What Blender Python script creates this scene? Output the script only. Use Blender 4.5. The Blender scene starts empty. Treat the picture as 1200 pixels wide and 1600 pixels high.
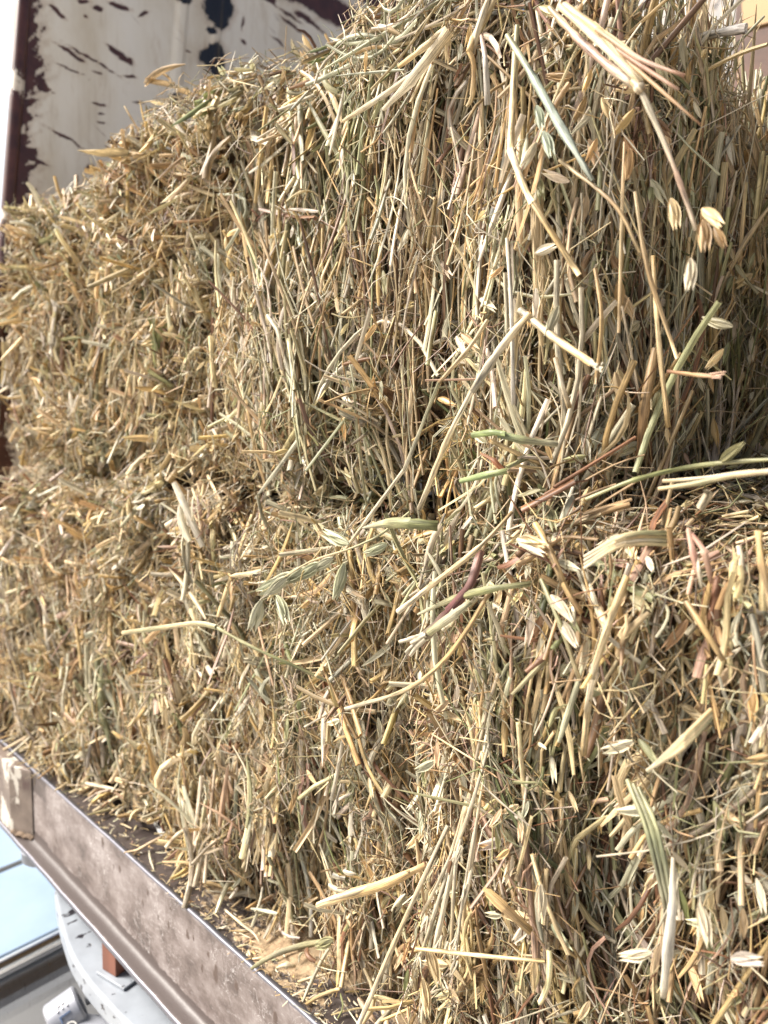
import bpy, math, random
import numpy as np
from mathutils import Matrix, Vector

random.seed(7)
rng = np.random.default_rng(11)
SC = bpy.context.scene
COL = SC.collection
rad = math.radians

# ------------------------------------------------------------------ camera
F = 1200.0                       # focal length in pixels of the 1200 x 1600 photograph
CAM = np.array([0.0, 0.0, 0.47])


def cam_axes(pitch, roll, az):
    a, p, r = rad(az), rad(pitch), rad(roll)
    fwd = np.array([-math.cos(a) * math.cos(p), math.sin(a) * math.cos(p), -math.sin(p)])
    right = np.cross(fwd, [0, 0, 1]); right /= np.linalg.norm(right)
    up = np.cross(right, fwd)
    return (right * math.cos(r) + up * math.sin(r), up * math.cos(r) - right * math.sin(r), fwd)


CX = cam_axes(6.2, 1.0, 44.0)
cd = bpy.data.cameras.new('camera')
cam = bpy.data.objects.new('camera', cd)
COL.objects.link(cam)
m = Matrix.Identity(4)
for i in range(3):
    m[i][0], m[i][1], m[i][2], m[i][3] = CX[0][i], CX[1][i], -CX[2][i], CAM[i]
cam.matrix_world = m
cd.sensor_fit = 'AUTO'; cd.sensor_width = 36.0; cd.lens = 27.0
cd.clip_start = 0.02; cd.clip_end = 500
cd.dof.use_dof = True; cd.dof.focus_distance = 0.53; cd.dof.aperture_fstop = 7.5
SC.camera = cam

# ------------------------------------------------------------------ light
SUN_EL, SUN_AZ = 46.0, 226.0      # azimuth measured from +X towards +Y: the sun stands on the -Y, slightly -X side
w = bpy.data.worlds.new('World'); SC.world = w; w.use_nodes = True
nt = w.node_tree
sky = nt.nodes.new('ShaderNodeTexSky'); sky.sky_type = 'NISHITA'; sky.sun_disc = False
sky.sun_elevation = rad(SUN_EL)
sky.sun_rotation = rad(90 - SUN_AZ)
sky.dust_density = 5.0; sky.ozone_density = 0.3; sky.air_density = 0.8
nt.links.new(sky.outputs[0], nt.nodes['Background'].inputs[0])
nt.nodes['Background'].inputs[1].default_value = 0.068
sl = bpy.data.lights.new('sun', 'SUN'); sl.energy = 5.0; sl.angle = rad(24); sl.color = (1.0, 0.955, 0.885)
so = bpy.data.objects.new('sun', sl); COL.objects.link(so)
sd = Vector((math.cos(rad(SUN_AZ)) * math.cos(rad(SUN_EL)), math.sin(rad(SUN_AZ)) * math.cos(rad(SUN_EL)), math.sin(rad(SUN_EL))))
so.rotation_euler = sd.to_track_quat('Z', 'Y').to_euler()
so.location = sd * 5
SC.view_settings.view_transform = 'Standard'; SC.view_settings.look = 'None'
SC.view_settings.exposure = 1.42; SC.view_settings.gamma = 1.0


# ------------------------------------------------------------------ small tools
def ray(px, py):
    return (px - 600) / F * CX[0] - (py - 800) / F * CX[1] + CX[2]


def at(px, py, val, axis=1):
    """world point where the sight line of a photo pixel meets the plane axis = val"""
    d = ray(px, py)
    return CAM + d * ((val - CAM[axis]) / d[axis])


def project(P):
    d = P - CAM
    z = d @ CX[2]
    return 600 + F * (d @ CX[0]) / z, 800 - F * (d @ CX[1]) / z, z


def unit(v):
    return v / np.maximum(np.linalg.norm(v, axis=-1, keepdims=True), 1e-9)


class Waves:
    """smooth 3D noise made of random sine waves, about -1..1"""
    def __init__(self, scale, seed, n=10):
        r = np.random.default_rng(seed)
        self.k = unit(r.normal(size=(n, 3))) * scale * r.uniform(0.6, 1.5, (n, 1))
        self.ph = r.uniform(0, 6.28, n)

    def __call__(self, P):
        return np.sin(P @ self.k.T * 6.283 + self.ph).sum(-1) / math.sqrt(len(self.ph)) * 0.8


def link_mesh(name, me, mat=None, parent=None, loc=None):
    if mat is not None:
        me.materials.append(mat)
    o = bpy.data.objects.new(name, me)
    COL.objects.link(o)
    if parent is not None:
        o.parent = parent
    if loc is not None:
        o.location = loc
    return o


def empty(name, loc, label=None, cat=None, group=None):
    o = bpy.data.objects.new(name, None)
    o.empty_display_size = 0.05
    COL.objects.link(o); o.location = loc
    tag(o, label, cat, group)
    return o


def tag(o, label=None, cat=None, group=None, kind=None):
    if label: o['label'] = label
    if cat: o['category'] = cat
    if group: o['group'] = group
    if kind: o['kind'] = kind
    return o


def np_mesh(name, V, Q, uv=None, colr=None, smooth=True, attrs=None):
    """V (n,3), Q (m,4) quads; uv (n,2) and colr (n,3) per vertex"""
    me = bpy.data.meshes.new(name)
    V = np.ascontiguousarray(V, dtype=np.float32); Q = np.ascontiguousarray(Q, dtype=np.int32)
    me.vertices.add(len(V)); me.vertices.foreach_set('co', V.ravel())
    me.loops.add(Q.size); me.loops.foreach_set('vertex_index', Q.ravel())
    me.polygons.add(len(Q))
    me.polygons.foreach_set('loop_start', np.arange(0, Q.size, Q.shape[1], dtype=np.int32))
    if uv is not None:
        a = me.attributes.new('fibre', 'FLOAT2', 'POINT'); a.data.foreach_set('vector', np.ascontiguousarray(uv, dtype=np.float32).ravel())
    if colr is not None:
        a = me.attributes.new('tint', 'FLOAT_COLOR', 'POINT')
        c = np.ones((len(V), 4), np.float32); c[:, :3] = colr
        a.data.foreach_set('color', c.ravel())
    for k, v in (attrs or {}).items():
        a = me.attributes.new(k, 'FLOAT', 'POINT'); a.data.foreach_set('value', np.ascontiguousarray(v, dtype=np.float32))
    me.polygons.foreach_set('use_smooth', np.full(len(Q), smooth))
    me.update(calc_edges=True)
    return me


def box_data(lo, hi):
    (a, b, c), (d, e, f) = lo, hi
    V = [(a, b, c), (d, b, c), (d, e, c), (a, e, c), (a, b, f), (d, b, f), (d, e, f), (a, e, f)]
    Q = [(0, 3, 2, 1), (4, 5, 6, 7), (0, 1, 5, 4), (1, 2, 6, 5), (2, 3, 7, 6), (3, 0, 4, 7)]
    return V, Q


def box(name, lo, hi, mat, parent=None, bevel=0.0):
    V, Q = box_data(lo, hi)
    me = bpy.data.meshes.new(name); me.from_pydata(V, [], Q); me.update()
    o = link_mesh(name, me, mat, parent)
    if bevel:
        b = o.modifiers.new('bevel', 'BEVEL'); b.width = bevel; b.segments = 2
    return o


def sweep_mesh(name, pts, profile, closed=True, caps=True):
    """sweep a 2D profile (list of (side, up)) along points, up kept near world Z"""
    pts = np.array(pts, float); n, k = len(pts), len(profile)
    T = np.gradient(pts, axis=0); T = unit(T)
    S = unit(np.cross(T, [0, 0, 1.0])); U = np.cross(S, T)
    V = (pts[:, None] + S[:, None] * np.array([p[0] for p in profile])[None, :, None] + U[:, None] * np.array([p[1] for p in profile])[None, :, None]).reshape(-1, 3)
    Q = []
    for i in range(n - 1):
        for j in range(k if closed else k - 1):
            j2 = (j + 1) % k
            Q.append((i * k + j, i * k + j2, (i + 1) * k + j2, (i + 1) * k + j))
    me = bpy.data.meshes.new(name)
    faces = [tuple(q) for q in Q]
    if caps:
        faces += [tuple(range(k))[::-1], tuple((n - 1) * k + j for j in range(k))]
    me.from_pydata([tuple(v) for v in V], [], faces); me.update()
    return me


def round_profile(wd, ht, r, n=4):
    P = []
    for cx, cy, a0 in ((wd / 2 - r, ht / 2 - r, 0), (-wd / 2 + r, ht / 2 - r, 90), (-wd / 2 + r, -ht / 2 + r, 180), (wd / 2 - r, -ht / 2 + r, 270)):
        for i in range(n + 1):
            a = rad(a0 + 90 * i / n)
            P.append((cx + r * math.cos(a), cy + r * math.sin(a)))
    return P


def grid_patch(fn, nu, nv):
    """fn(u (n,), v (n,)) -> (n,3)"""
    u, v = np.meshgrid(np.linspace(0, 1, nu), np.linspace(0, 1, nv), indexing='ij')
    P = fn(u.ravel(), v.ravel())
    i, j = np.meshgrid(np.arange(nu - 1), np.arange(nv - 1), indexing='ij')
    a = (i * nv + j).ravel()
    Q = np.stack([a, a + nv, a + nv + 1, a + 1], -1)
    return P, Q


# ------------------------------------------------------------------ materials
class MT:
    """a terse node builder"""
    def __init__(self, name):
        self.m = bpy.data.materials.new(name); self.m.use_nodes = True
        self.t = self.m.node_tree; self.b = self.t.nodes['Principled BSDF']

    def n(self, typ, **kw):
        x = self.t.nodes.new('ShaderNode' + typ)
        for k, v in kw.items():
            if k.startswith('i_'):
                key = k[2:]
                key = int(key) if key.isdigit() else key.replace('_', ' ')
                x.inputs[key].default_value = v
            else:
                setattr(x, k, v)
        return x

    def l(self, a, b):
        self.t.links.new(a, b); return self

    def noise(self, vec, scale, detail=5, rough=0.6, dim='3D'):
        x = self.n('TexNoise', i_Scale=scale, i_Detail=detail, i_Roughness=rough)
        if vec is not None: self.l(vec, x.inputs['Vector'])
        return x.outputs['Fac']

    def ramp(self, fac, stops):
        x = self.n('ValToRGB'); r = x.color_ramp
        while len(r.elements) < len(stops): r.elements.new(0.5)
        for e, (p, c) in zip(r.elements, stops):
            e.position = p; e.color = (*c, 1) if len(c) == 3 else c
        self.l(fac, x.inputs[0]); return x.outputs[0]

    def mix(self, fac, a, b, mode='MIX'):
        x = self.n('Mix', data_type='RGBA', blend_type=mode)
        for s, v in ((x.inputs[0], fac), (x.inputs[6], a), (x.inputs[7], b)):
            if hasattr(v, 'links') or hasattr(v, 'is_linked'): self.l(v, s)
            else: s.default_value = v if isinstance(v, (int, float)) else (*v, 1)
        return x.outputs[2]

    def math(self, op, a, b=None, clamp=False):
        x = self.n('Math', operation=op, use_clamp=clamp)
        for s, v in ((x.inputs[0], a), (x.inputs[1], b)):
            if v is None: continue
            if hasattr(v, 'is_linked'): self.l(v, s)
            else: s.default_value = v
        return x.outputs[0]

    def step(self, v, lo, hi):
        x = self.n('MapRange', interpolation_type='SMOOTHSTEP')
        self.l(v, x.inputs[0]); x.inputs[1].default_value = lo; x.inputs[2].default_value = hi
        return x.outputs[0]

    def attr(self, name):
        return self.n('Attribute', attribute_name=name)

    def obj(self, scale=None):
        o = self.n('TexCoord').outputs['Object']
        if scale:
            mp = self.n('Mapping'); mp.inputs['Scale'].default_value = scale
            self.l(o, mp.inputs[0]); o = mp.outputs[0]
        return o

    def bump(self, h, strength=0.3, dist=0.002):
        x = self.n('Bump', i_Strength=strength, i_Distance=dist)
        self.l(h, x.inputs['Height']); self.l(x.outputs[0], self.b.inputs['Normal'])

    def base(self, c):
        if hasattr(c, 'is_linked'): self.l(c, self.b.inputs['Base Color'])
        else: self.b.inputs['Base Color'].default_value = (*c, 1)

    def set(self, **kw):
        for k, v in kw.items():
            s = self.b.inputs[k.replace('_', ' ')]
            if hasattr(v, 'is_linked'): self.l(v, s)
            else: s.default_value = v


def straw_material(name, stripes=4.0, stripe_amp=0.60, transl=0.16, rough=0.46, spec=0.42):
    k = MT(name)
    fib = k.attr('fibre').outputs['Vector']
    mp = k.n('Mapping'); mp.inputs['Scale'].default_value = (stripes, 22.0, 1.0)
    k.l(fib, mp.inputs[0])
    f1 = k.noise(mp.outputs[0], 2.2, 3, 0.65)                    # long streaks along the stem
    mp2 = k.n('Mapping'); mp2.inputs['Scale'].default_value = (1.2, 60.0, 1.0)
    k.l(fib, mp2.inputs[0])
    f2 = k.noise(mp2.outputs[0], 1.6, 4, 0.6)                    # blotches along the length
    tint = k.attr('tint').outputs['Color']
    lo = k.n('MapRange', i_1=0.3, i_2=0.7, i_3=1.0 - stripe_amp * 1.5, i_4=1.0 + stripe_amp * 0.7); k.l(f1, lo.inputs[0])
    lo2 = k.n('MapRange', i_1=0.25, i_2=0.75, i_3=0.80, i_4=1.14); k.l(f2, lo2.inputs[0])
    g = k.math('MULTIPLY', lo.outputs[0], lo2.outputs[0])
    sc = k.n('VectorMath', operation='SCALE'); k.l(tint, sc.inputs[0]); k.l(g, sc.inputs['Scale'])
    spot = k.step(k.noise(mp2.outputs[0], 5.0, 2, 0.5), 0.66, 0.74)
    c = k.mix(k.math('MULTIPLY', spot, 0.55), sc.outputs[0], (0.20, 0.11, 0.05))
    k.base(c)
    k.set(Roughness=rough)
    k.b.inputs['Specular IOR Level'].default_value = spec
    k.bump(f1, 0.35, 0.0006)
    if transl:
        tr = k.n('BsdfTranslucent'); k.l(c, tr.inputs['Color'])
        mx = k.n('MixShader'); mx.inputs[0].default_value = transl
        out = k.t.nodes['Material Output']
        k.l(k.b.outputs[0], mx.inputs[1]); k.l(tr.outputs[0], mx.inputs[2]); k.l(mx.outputs[0], out.inputs['Surface'])
    return k.m


M_STRAW = straw_material('straw')
M_LEAF = straw_material('dry_leaf', 7.0, 0.55, 0.20, 0.48, 0.4)
M_HUSK = straw_material('oat_husk', 6.0, 0.20, 0.25, 0.45, 0.45)

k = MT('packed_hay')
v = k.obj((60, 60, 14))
k.base(k.ramp(k.noise(v, 3.0, 6, 0.7), [(0.25, (0.06, 0.035, 0.016)), (0.5, (0.14, 0.085, 0.04)), (0.75, (0.20, 0.14, 0.07))]))  # core kept dark: shade of the gaps put into its colour
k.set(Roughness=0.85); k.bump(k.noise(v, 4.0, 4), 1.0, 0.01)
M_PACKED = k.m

# chipped cream paint over maroon primer, the chips drawn by the 'chip' field of the mesh
k = MT('chipped_cream_paint')
v = k.obj()
dirt = k.noise(k.obj((3, 3, 1.2)), 3.0, 6, 0.65)
grime = k.noise(k.obj((4, 9, 2)), 4.0, 6, 0.7)
cream = k.ramp(dirt, [(0.3, (0.585, 0.525, 0.421)), (0.55, (0.714, 0.679, 0.602)), (0.75, (0.740, 0.714, 0.654))])
cream = k.mix(k.math('MULTIPLY', k.step(grime, 0.52, 0.72), 0.45), cream, (0.42, 0.33, 0.22))
fine = k.noise(v, 150.0, 6, 0.8)
ragged = k.math('ADD', k.attr('chip').outputs['Fac'], k.math('MULTIPLY', k.math('SUBTRACT', fine, 0.5), 0.60))
ragged = k.math('ADD', ragged, k.math('MULTIPLY', k.math('SUBTRACT', k.noise(v, 28.0, 3), 0.5), 0.30))
mask = k.step(ragged, 0.49, 0.52)
halo = k.math('MULTIPLY', k.step(ragged, 0.22, 0.5), 0.35)
cream = k.mix(halo, cream, (0.34, 0.22, 0.13))
rot = k.n('Mapping'); rot.inputs['Rotation'].default_value = (rad(33), 0, 0); k.l(v, rot.inputs[0])
sc2 = k.n('Mapping'); sc2.inputs['Scale'].default_value = (1, 7, 120); k.l(rot.outputs[0], sc2.inputs[0])
scr2 = k.math('MULTIPLY', k.step(k.noise(sc2.outputs[0], 2.0, 4, 0.6), 0.62, 0.66), k.step(k.noise(v, 7.0, 3), 0.5, 0.62))
cream = k.mix(k.math('MULTIPLY', scr2, 0.75), cream, (0.16, 0.085, 0.06))
runs = k.step(k.noise(k.obj((1, 45, 2.0)), 2.0, 4, 0.6), 0.58, 0.75)
cream = k.mix(k.math('MULTIPLY', runs, 0.22), cream, (0.36, 0.27, 0.17))
maroon = k.ramp(k.noise(v, 40.0, 4), [(0.3, (0.035, 0.012, 0.010)), (0.7, (0.085, 0.030, 0.022))])
black = k.step(k.attr('black').outputs['Fac'], 0.45, 0.55)
under = k.mix(black, maroon, (0.008, 0.008, 0.012))
k.base(k.mix(mask, cream, under))
k.set(Roughness=k.mix(mask, (0.45,) * 3, (0.35,) * 3))
k.bump(k.math('SUBTRACT', k.math('MULTIPLY', k.noise(v, 30, 4), 0.12), mask), 0.5, 0.0008)
M_CREAM = k.m

# scuffed steel channel: bare grey and pinkish primer, pocked with rust
k = MT('scuffed_channel_steel')
v = k.obj()
streak = k.noise(k.obj((7, 1, 9)), 3.2, 8, 0.72)
scr = k.noise(k.obj((18, 1, 90)), 5.0, 4, 0.75)
c = k.ramp(streak, [(0.32, (0.033, 0.022, 0.019)), (0.45, (0.092, 0.070, 0.063)), (0.57, (0.152, 0.126, 0.118)), (0.74, (0.244, 0.218, 0.211))])
c = k.mix(k.math('MULTIPLY', k.step(scr, 0.56, 0.72), 0.45), c, (0.42, 0.40, 0.39))
hair = k.math('ABSOLUTE', k.math('SUBTRACT', k.noise(k.obj((10, 1, 16)), 4.0, 3, 0.6), 0.5))
hair2 = k.math('ABSOLUTE', k.math('SUBTRACT', k.noise(k.obj((26, 1, 8)), 3.0, 2, 0.5), 0.5))
hm = k.math('ADD', k.step(k.math('MULTIPLY', hair, -1.0), -0.006, -0.001), k.step(k.math('MULTIPLY', hair2, -1.0), -0.006, -0.001), clamp=True)
hm = k.math('MULTIPLY', hm, k.step(k.noise(v, 14.0, 2), 0.48, 0.6))
c = k.mix(k.math('MULTIPLY', hm, 0.6), c, (0.50, 0.48, 0.47))
worn = k.attr('primer').outputs['Fac']
wn = k.math('ADD', worn, k.math('MULTIPLY', k.math('SUBTRACT', k.noise(v, 45.0, 5, 0.75), 0.5), 0.9))
c = k.mix(k.step(wn, 0.42, 0.62), c, (0.045, 0.033, 0.030))
pit = k.math('ADD', k.attr('chip').outputs['Fac'], k.math('MULTIPLY', k.math('SUBTRACT', k.noise(v, 160.0, 4, 0.7), 0.5), 0.7))
c = k.mix(k.step(pit, 0.45, 0.75), c, (0.050, 0.030, 0.022))
bare = k.step(k.math('ADD', k.attr('edge').outputs['Fac'], k.math('MULTIPLY', k.math('SUBTRACT', k.noise(v, 70, 3), 0.5), 0.5)), 0.55, 0.75)
c = k.mix(bare, c, (0.160, 0.160, 0.184))
k.base(c)
k.set(Roughness=0.48, Metallic=k.math('MULTIPLY', bare, 0.85))
k.bump(k.math('SUBTRACT', k.noise(v, 90, 5), k.math('MULTIPLY', k.step(pit, 0.45, 0.75), 0.8)), 0.4, 0.001)
M_CHANNEL = k.m

k = MT('dark_painted_deck')
v = k.obj()
c = k.ramp(k.noise(v, 25, 6, 0.7), [(0.3, (0.026, 0.019, 0.018)), (0.7, (0.056, 0.044, 0.040))])
dust = k.math('ADD', k.noise(k.obj((1, 1.6, 1)), 17.0, 6, 0.72), k.math('MULTIPLY', k.attr('dust').outputs['Fac'], 1.0))
dm = k.step(dust, 0.98, 1.06)
c = k.mix(dm, c, k.ramp(k.noise(v, 130, 4, 0.7), [(0.3, (0.182, 0.119, 0.066)), (0.7, (0.364, 0.273, 0.168))]))
k.base(c); k.set(Roughness=k.mix(dm, (0.42,) * 3, (0.95,) * 3))
k.bump(k.math('ADD', k.math('MULTIPLY', dm, 0.7), k.math('MULTIPLY', k.noise(v, 180, 4), k.math('ADD', 0.1, k.math('MULTIPLY', dm, 0.6)))), 0.8, 0.003)
M_DECK = k.m

k = MT('chipped_white_enamel')
v = k.obj()
ch = k.step(k.math('ADD', k.noise(k.obj((1.6, .8, 2.2)), 48, 4, 0.55), k.math('MULTIPLY', k.math('SUBTRACT', k.noise(v, 140, 3), 0.5), 0.16)), 0.625, 0.64)
c = k.ramp(k.noise(v, 20, 5), [(0.3, (0.180, 0.195, 0.217)), (0.7, (0.240, 0.262, 0.292))])
k.base(k.mix(ch, c, (0.018, 0.016, 0.02))); k.set(Roughness=0.35); k.bump(k.math('SUBTRACT', 0.0, ch), 0.5, 0.001)
M_ENAMEL = k.m


def metal(name, colr, rough, scale=(1, 1, 1)):
    k = MT(name)
    f = k.noise(k.obj(scale), 30, 5, 0.6)
    k.base(k.mix(f, tuple(x * 0.8 for x in colr), colr))
    r = k.n('MapRange', i_3=rough * 0.7, i_4=rough * 1.3); k.l(f, r.inputs[0])
    k.set(Metallic=1.0, Roughness=r.outputs[0]); k.bump(f, 0.1, 0.0005)
    return k.m


M_POLISHED = metal('polished_metal', (0.80, 0.82, 0.85), 0.12)
M_TANK = metal('brushed_tank_steel', (0.42, 0.44, 0.48), 0.30, (1, 12, 1))
M_CAST = metal('cast_zinc', (0.247, 0.255, 0.285), 0.5)
M_CAST.node_tree.nodes['Principled BSDF'].inputs['Metallic'].default_value = 0.35


def plain(name, a, b, scale, rough, stretch=(1, 1, 1), bump=0.2):
    k = MT(name)
    f = k.noise(k.obj(stretch), scale, 6, 0.65)
    k.base(k.ramp(f, [(0.3, a), (0.7, b)])); k.set(Roughness=rough)
    if bump: k.bump(f, bump, 0.003)
    return k.m


M_WOODBLOCK = plain('red_brown_wood', (0.10, 0.035, 0.02), (0.20, 0.075, 0.045), 20, 0.6, (1, 1, 0.1))
M_TANBOARD = plain('tan_wood', (0.280, 0.168, 0.063), (0.385, 0.245, 0.105), 6, 0.6, (0.2, 1, 1))
M_RUST = plain('rusty_maroon_steel', (0.045, 0.025, 0.018), (0.12, 0.06, 0.04), 12, 0.7)
M_SKYREFLECT = plain('painted_sky_reflection', (0.158, 0.216, 0.295), (0.202, 0.266, 0.346), 5, 0.35, bump=0.0)  # flat pale blue stands in for sky mirrored in the polished metal
M_RUBBER = plain('black_rubber', (0.012, 0.012, 0.013), (0.03, 0.03, 0.03), 30, 0.6)
M_CONCRETE = plain('pale_concrete', (0.36, 0.34, 0.31), (0.48, 0.46, 0.42), 3, 0.9)
M_RENDER = plain('cream_render', (0.418, 0.382, 0.310), (0.461, 0.425, 0.346), 1.5, 0.9)
M_BLUEWALL = plain('pale_blue_wall', (0.331, 0.389, 0.461), (0.374, 0.432, 0.504), 1.5, 0.8)
M_GRIME = plain('caked_grime', (0.06, 0.04, 0.03), (0.16, 0.11, 0.07), 60, 0.9, bump=0.8)

# ------------------------------------------------------------------ ground and backdrop
gp, gq = grid_patch(lambda u, v: np.stack([(u - .5) * 240, (v - .5) * 240, np.full_like(u, -1.15)], -1), 25, 25)
tag(link_mesh('ground', np_mesh('ground', gp, gq), M_CONCRETE), kind='structure')

WN = np.array([math.cos(rad(-78)), math.sin(rad(-78)), 0.0]); WC = np.array([-7.0, 1.0, -1.15])
d_ = ray(10, 64); hit = CAM + d_ * (((WC - CAM) @ WN + .2) / (d_ @ WN))
WH = float(hit[2] - WC[2])
wall = empty('wall', tuple(WC), 'cream rendered wall with pale blue lower half, bright and out of focus beyond the headboard', 'wall')
wall.rotation_euler = (0, 0, rad(-78))
box('upper_wall', (-0.2, -6, WH), (0.2, 3.6, WH + 3), M_RENDER, wall)
box('lower_wall', (-0.22, -6, 0), (0.23, 3.6, WH - .003), M_BLUEWALL, wall)
for i in range(9):
    box('wall_rib', (0.232, -5.8 + i * 1.1, 0), (0.26, -5.74 + i * 1.1, WH - .05), M_BLUEWALL, wall)

# ------------------------------------------------------------------ the truck
truck = empty('truck', (-0.4, 0.9, -1.15), 'old truck bed with chipped cream headboard and scuffed steel side channel under the hay', 'truck')
TL = np.array([-0.4, 0.9, -1.15])


def local(V):
    return np.asarray(V, float) - TL


def part(name, me, mat, parent=truck, shift=True):
    if shift:
        me.transform(Matrix.Translation(-Vector(TL)))
    return link_mesh(name, me, mat, parent)


def pbox(name, lo, hi, mat, bevel=0.0):
    V, Q = box_data(lo, hi)
    me = bpy.data.meshes.new(name); me.from_pydata(V, [], Q); me.update()
    o = part(name, me, mat)
    if bevel:
        b = o.modifiers.new('bevel', 'BEVEL'); b.width = bevel; b.segments = 2
    return o


# headboard: pressed sheet at X = -1.35 whose side edge leans in towards the top
HX = -1.35
LEAN = 0.105


def head_xyz(yy, zz):
    """yy: distance in from the leaning edge at bed level, zz: height"""
    rib = np.zeros_like(yy)
    for c in (0.262, 0.336):
        rib += 0.007 * np.clip(1.6 - np.abs(yy - c) / 0.008, 0, 1)
    rib += 0.004 * (1 / (1 + np.exp(-(yy - 0.268) / 0.003))) * (1 / (1 + np.exp((yy - 0.33) / 0.003)))
    dent = 0.004 * np.sin(yy * 9 + zz * 5) * np.sin(zz * 7)
    return np.stack([HX + rib + dent * 0.6, 0.372 + yy + LEAN * zz, zz], -1)


def head_pix(px, py):
    p = at(px, py, HX, 0)
    return p[1] - 0.372 - LEAN * p[2], p[2]


gy = np.concatenate([np.arange(0, .70, .0027), np.linspace(.71, 1.4, 60)]); gz = np.concatenate([np.linspace(-.02, .68, 40), np.arange(.69, 1.32, .0032), np.linspace(1.33, 1.58, 12)])
nu, nv = len(gy), len(gz)
hy = np.repeat(gy, nv); hz = np.tile(gz, nu)
_, hq = grid_patch(lambda u, v: np.stack([u, v, v], -1), nu, nv)
hp = head_xyz(hy, hz)
# chips: photo pixel centre, half length, half width (pixels), angle in the picture, black or maroon
CHIPS = [(90, 18, 17, 6, 48, 0), (110, 82, 25, 6, 35, 0), (150, 97, 46, 4, 32, 0), (110, 109, 26, 3, 24, 0), (185, 84, 24, 8, 35, 0), (195, 96, 14, 5, 30, 0),
         (205, 121, 12, 4, 12, 0), (225, 23, 9, 5, -20, 0), (185, 10, 20, 7, 20, 0), (153, 14, 10, 7, 20, 0), (130, 2, 10, 6, 10, 0), (137, 27, 6, 4, 30, 0),
         (66, 133, 12, 12, 60, 0), (80, 143, 10, 2, 30, 0), (155, 162, 11, 4, 15, 0), (217, 160, 10, 4, 10, 0), (106, 217, 39, 4, 30, 0), (160, 178, 5, 3, 0, 0), (158, 191, 5, 3, 0, 0),
         (140, 265, 8, 14, 90, 0), (55, 250, 24, 5, 24, 0), (290, 80, 5, 2, 25, 0), (380, 66, 7, 6, 45, 0), (379, 35, 14, 3, 88, 0), (436, 65, 16, 4, 36, 0), (368, 88, 14, 2, 88, 0),
         (152, 113, 10, 3, 20, 0), (140, 125, 4, 2, 20, 0),
         (287, 0, 12, 7, 5, 1), (340, 12, 24, 26, 60, 1), (345, 36, 14, 14, 80, 1), (328, 50, 7, 4, 20, 1), (331, 88, 19, 22, 70, 1), (336, 106, 18, 15, 78, 1), (266, 160, 14, 10, -40, 1),
         (480, -10, 70, 34, 30, 0), (500, 10, 74, 26, 34, 0), (560, 36, 70, 30, 34, 0), (470, 24, 44, 6, 36, 0), (455, 38, 26, 4, 36, 0), (450, 22, 24, 4, 34, 0), (410, -5, 30, 5, 30, 0), (560, -20, 90, 34, 30, 0)]
chip = np.full(len(hp), -1.0); black_f = np.zeros(len(hp))
ppx, ppy, _ = project(hp)
hp3 = np.stack([hy * 0, hy, hz], -1)
wy = .0030 * Waves(28, 5)(hp3) + .0012 * Waves(70, 6)(hp3); wz = .0014 * Waves(30, 7)(hp3) + .0010 * Waves(75, 8)(hp3)
for (cx, cy, a, b, ang, bl) in CHIPS:
    y0, z0 = head_pix(cx, cy)
    ya, za = head_pix(cx + a * math.cos(rad(ang)), cy + a * math.sin(rad(ang)))
    yb, zb = head_pix(cx - b * math.sin(rad(ang)), cy + b * math.cos(rad(ang)))
    Mi = np.linalg.inv(np.array([[ya - y0, yb - y0], [za - z0, zb - z0]]))
    q = np.stack([hy + wy - y0, hz + wz - z0], -1) @ Mi.T
    q[:, 1] *= 1.0 if bl else 1.9
    val = 1.0 - 0.5 * np.linalg.norm(q, axis=1)
    if bl: black_f = np.where(val > np.maximum(chip, 0.2), 1.0, black_f)
    chip = np.maximum(chip, val)
edge_v = 0.72 - hy / 0.050 * 0.55 + 0.06 * np.sin(hz * 38) + 0.05 * np.sin(hz * 91 + 1) + .10 * Waves(60, 9)(hp3)
chip = np.maximum(chip, edge_v)
chip = np.maximum(chip, 0.62 - np.abs(hy - 0.005) / 0.01 * 0 - 1.0 * (hz > 0.9) * 0 - 9 * (hy > 0.002))
part('headboard', np_mesh('headboard', hp, hq, attrs={'chip': chip, 'black': black_f}), M_CREAM)
# rolled tube that stiffens the leaning edge, and the inner edge band
ep = [(HX - 0.006, 0.366 + LEAN * z, z) for z in np.linspace(-0.02, 1.58, 40)]
em = sweep_mesh('edge_tube', ep, [(0.011 * math.cos(a), 0.011 * math.sin(a)) for a in np.linspace(0, 6.283, 13)[:-1]])
n_v = len(em.vertices)
co = np.zeros(n_v * 3, np.float32); em.vertices.foreach_get('co', co); co = co.reshape(-1, 3)
a_ = em.attributes.new('chip', 'FLOAT', 'POINT'); a_.data.foreach_set('value', (0.66 + 0.14 * np.sin(co[:, 2] * 23) + 0.14 * np.sin(co[:, 2] * 61)).astype(np.float32))
for p_ in em.polygons: p_.use_smooth = True
part('edge_tube', em, M_CREAM)

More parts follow.
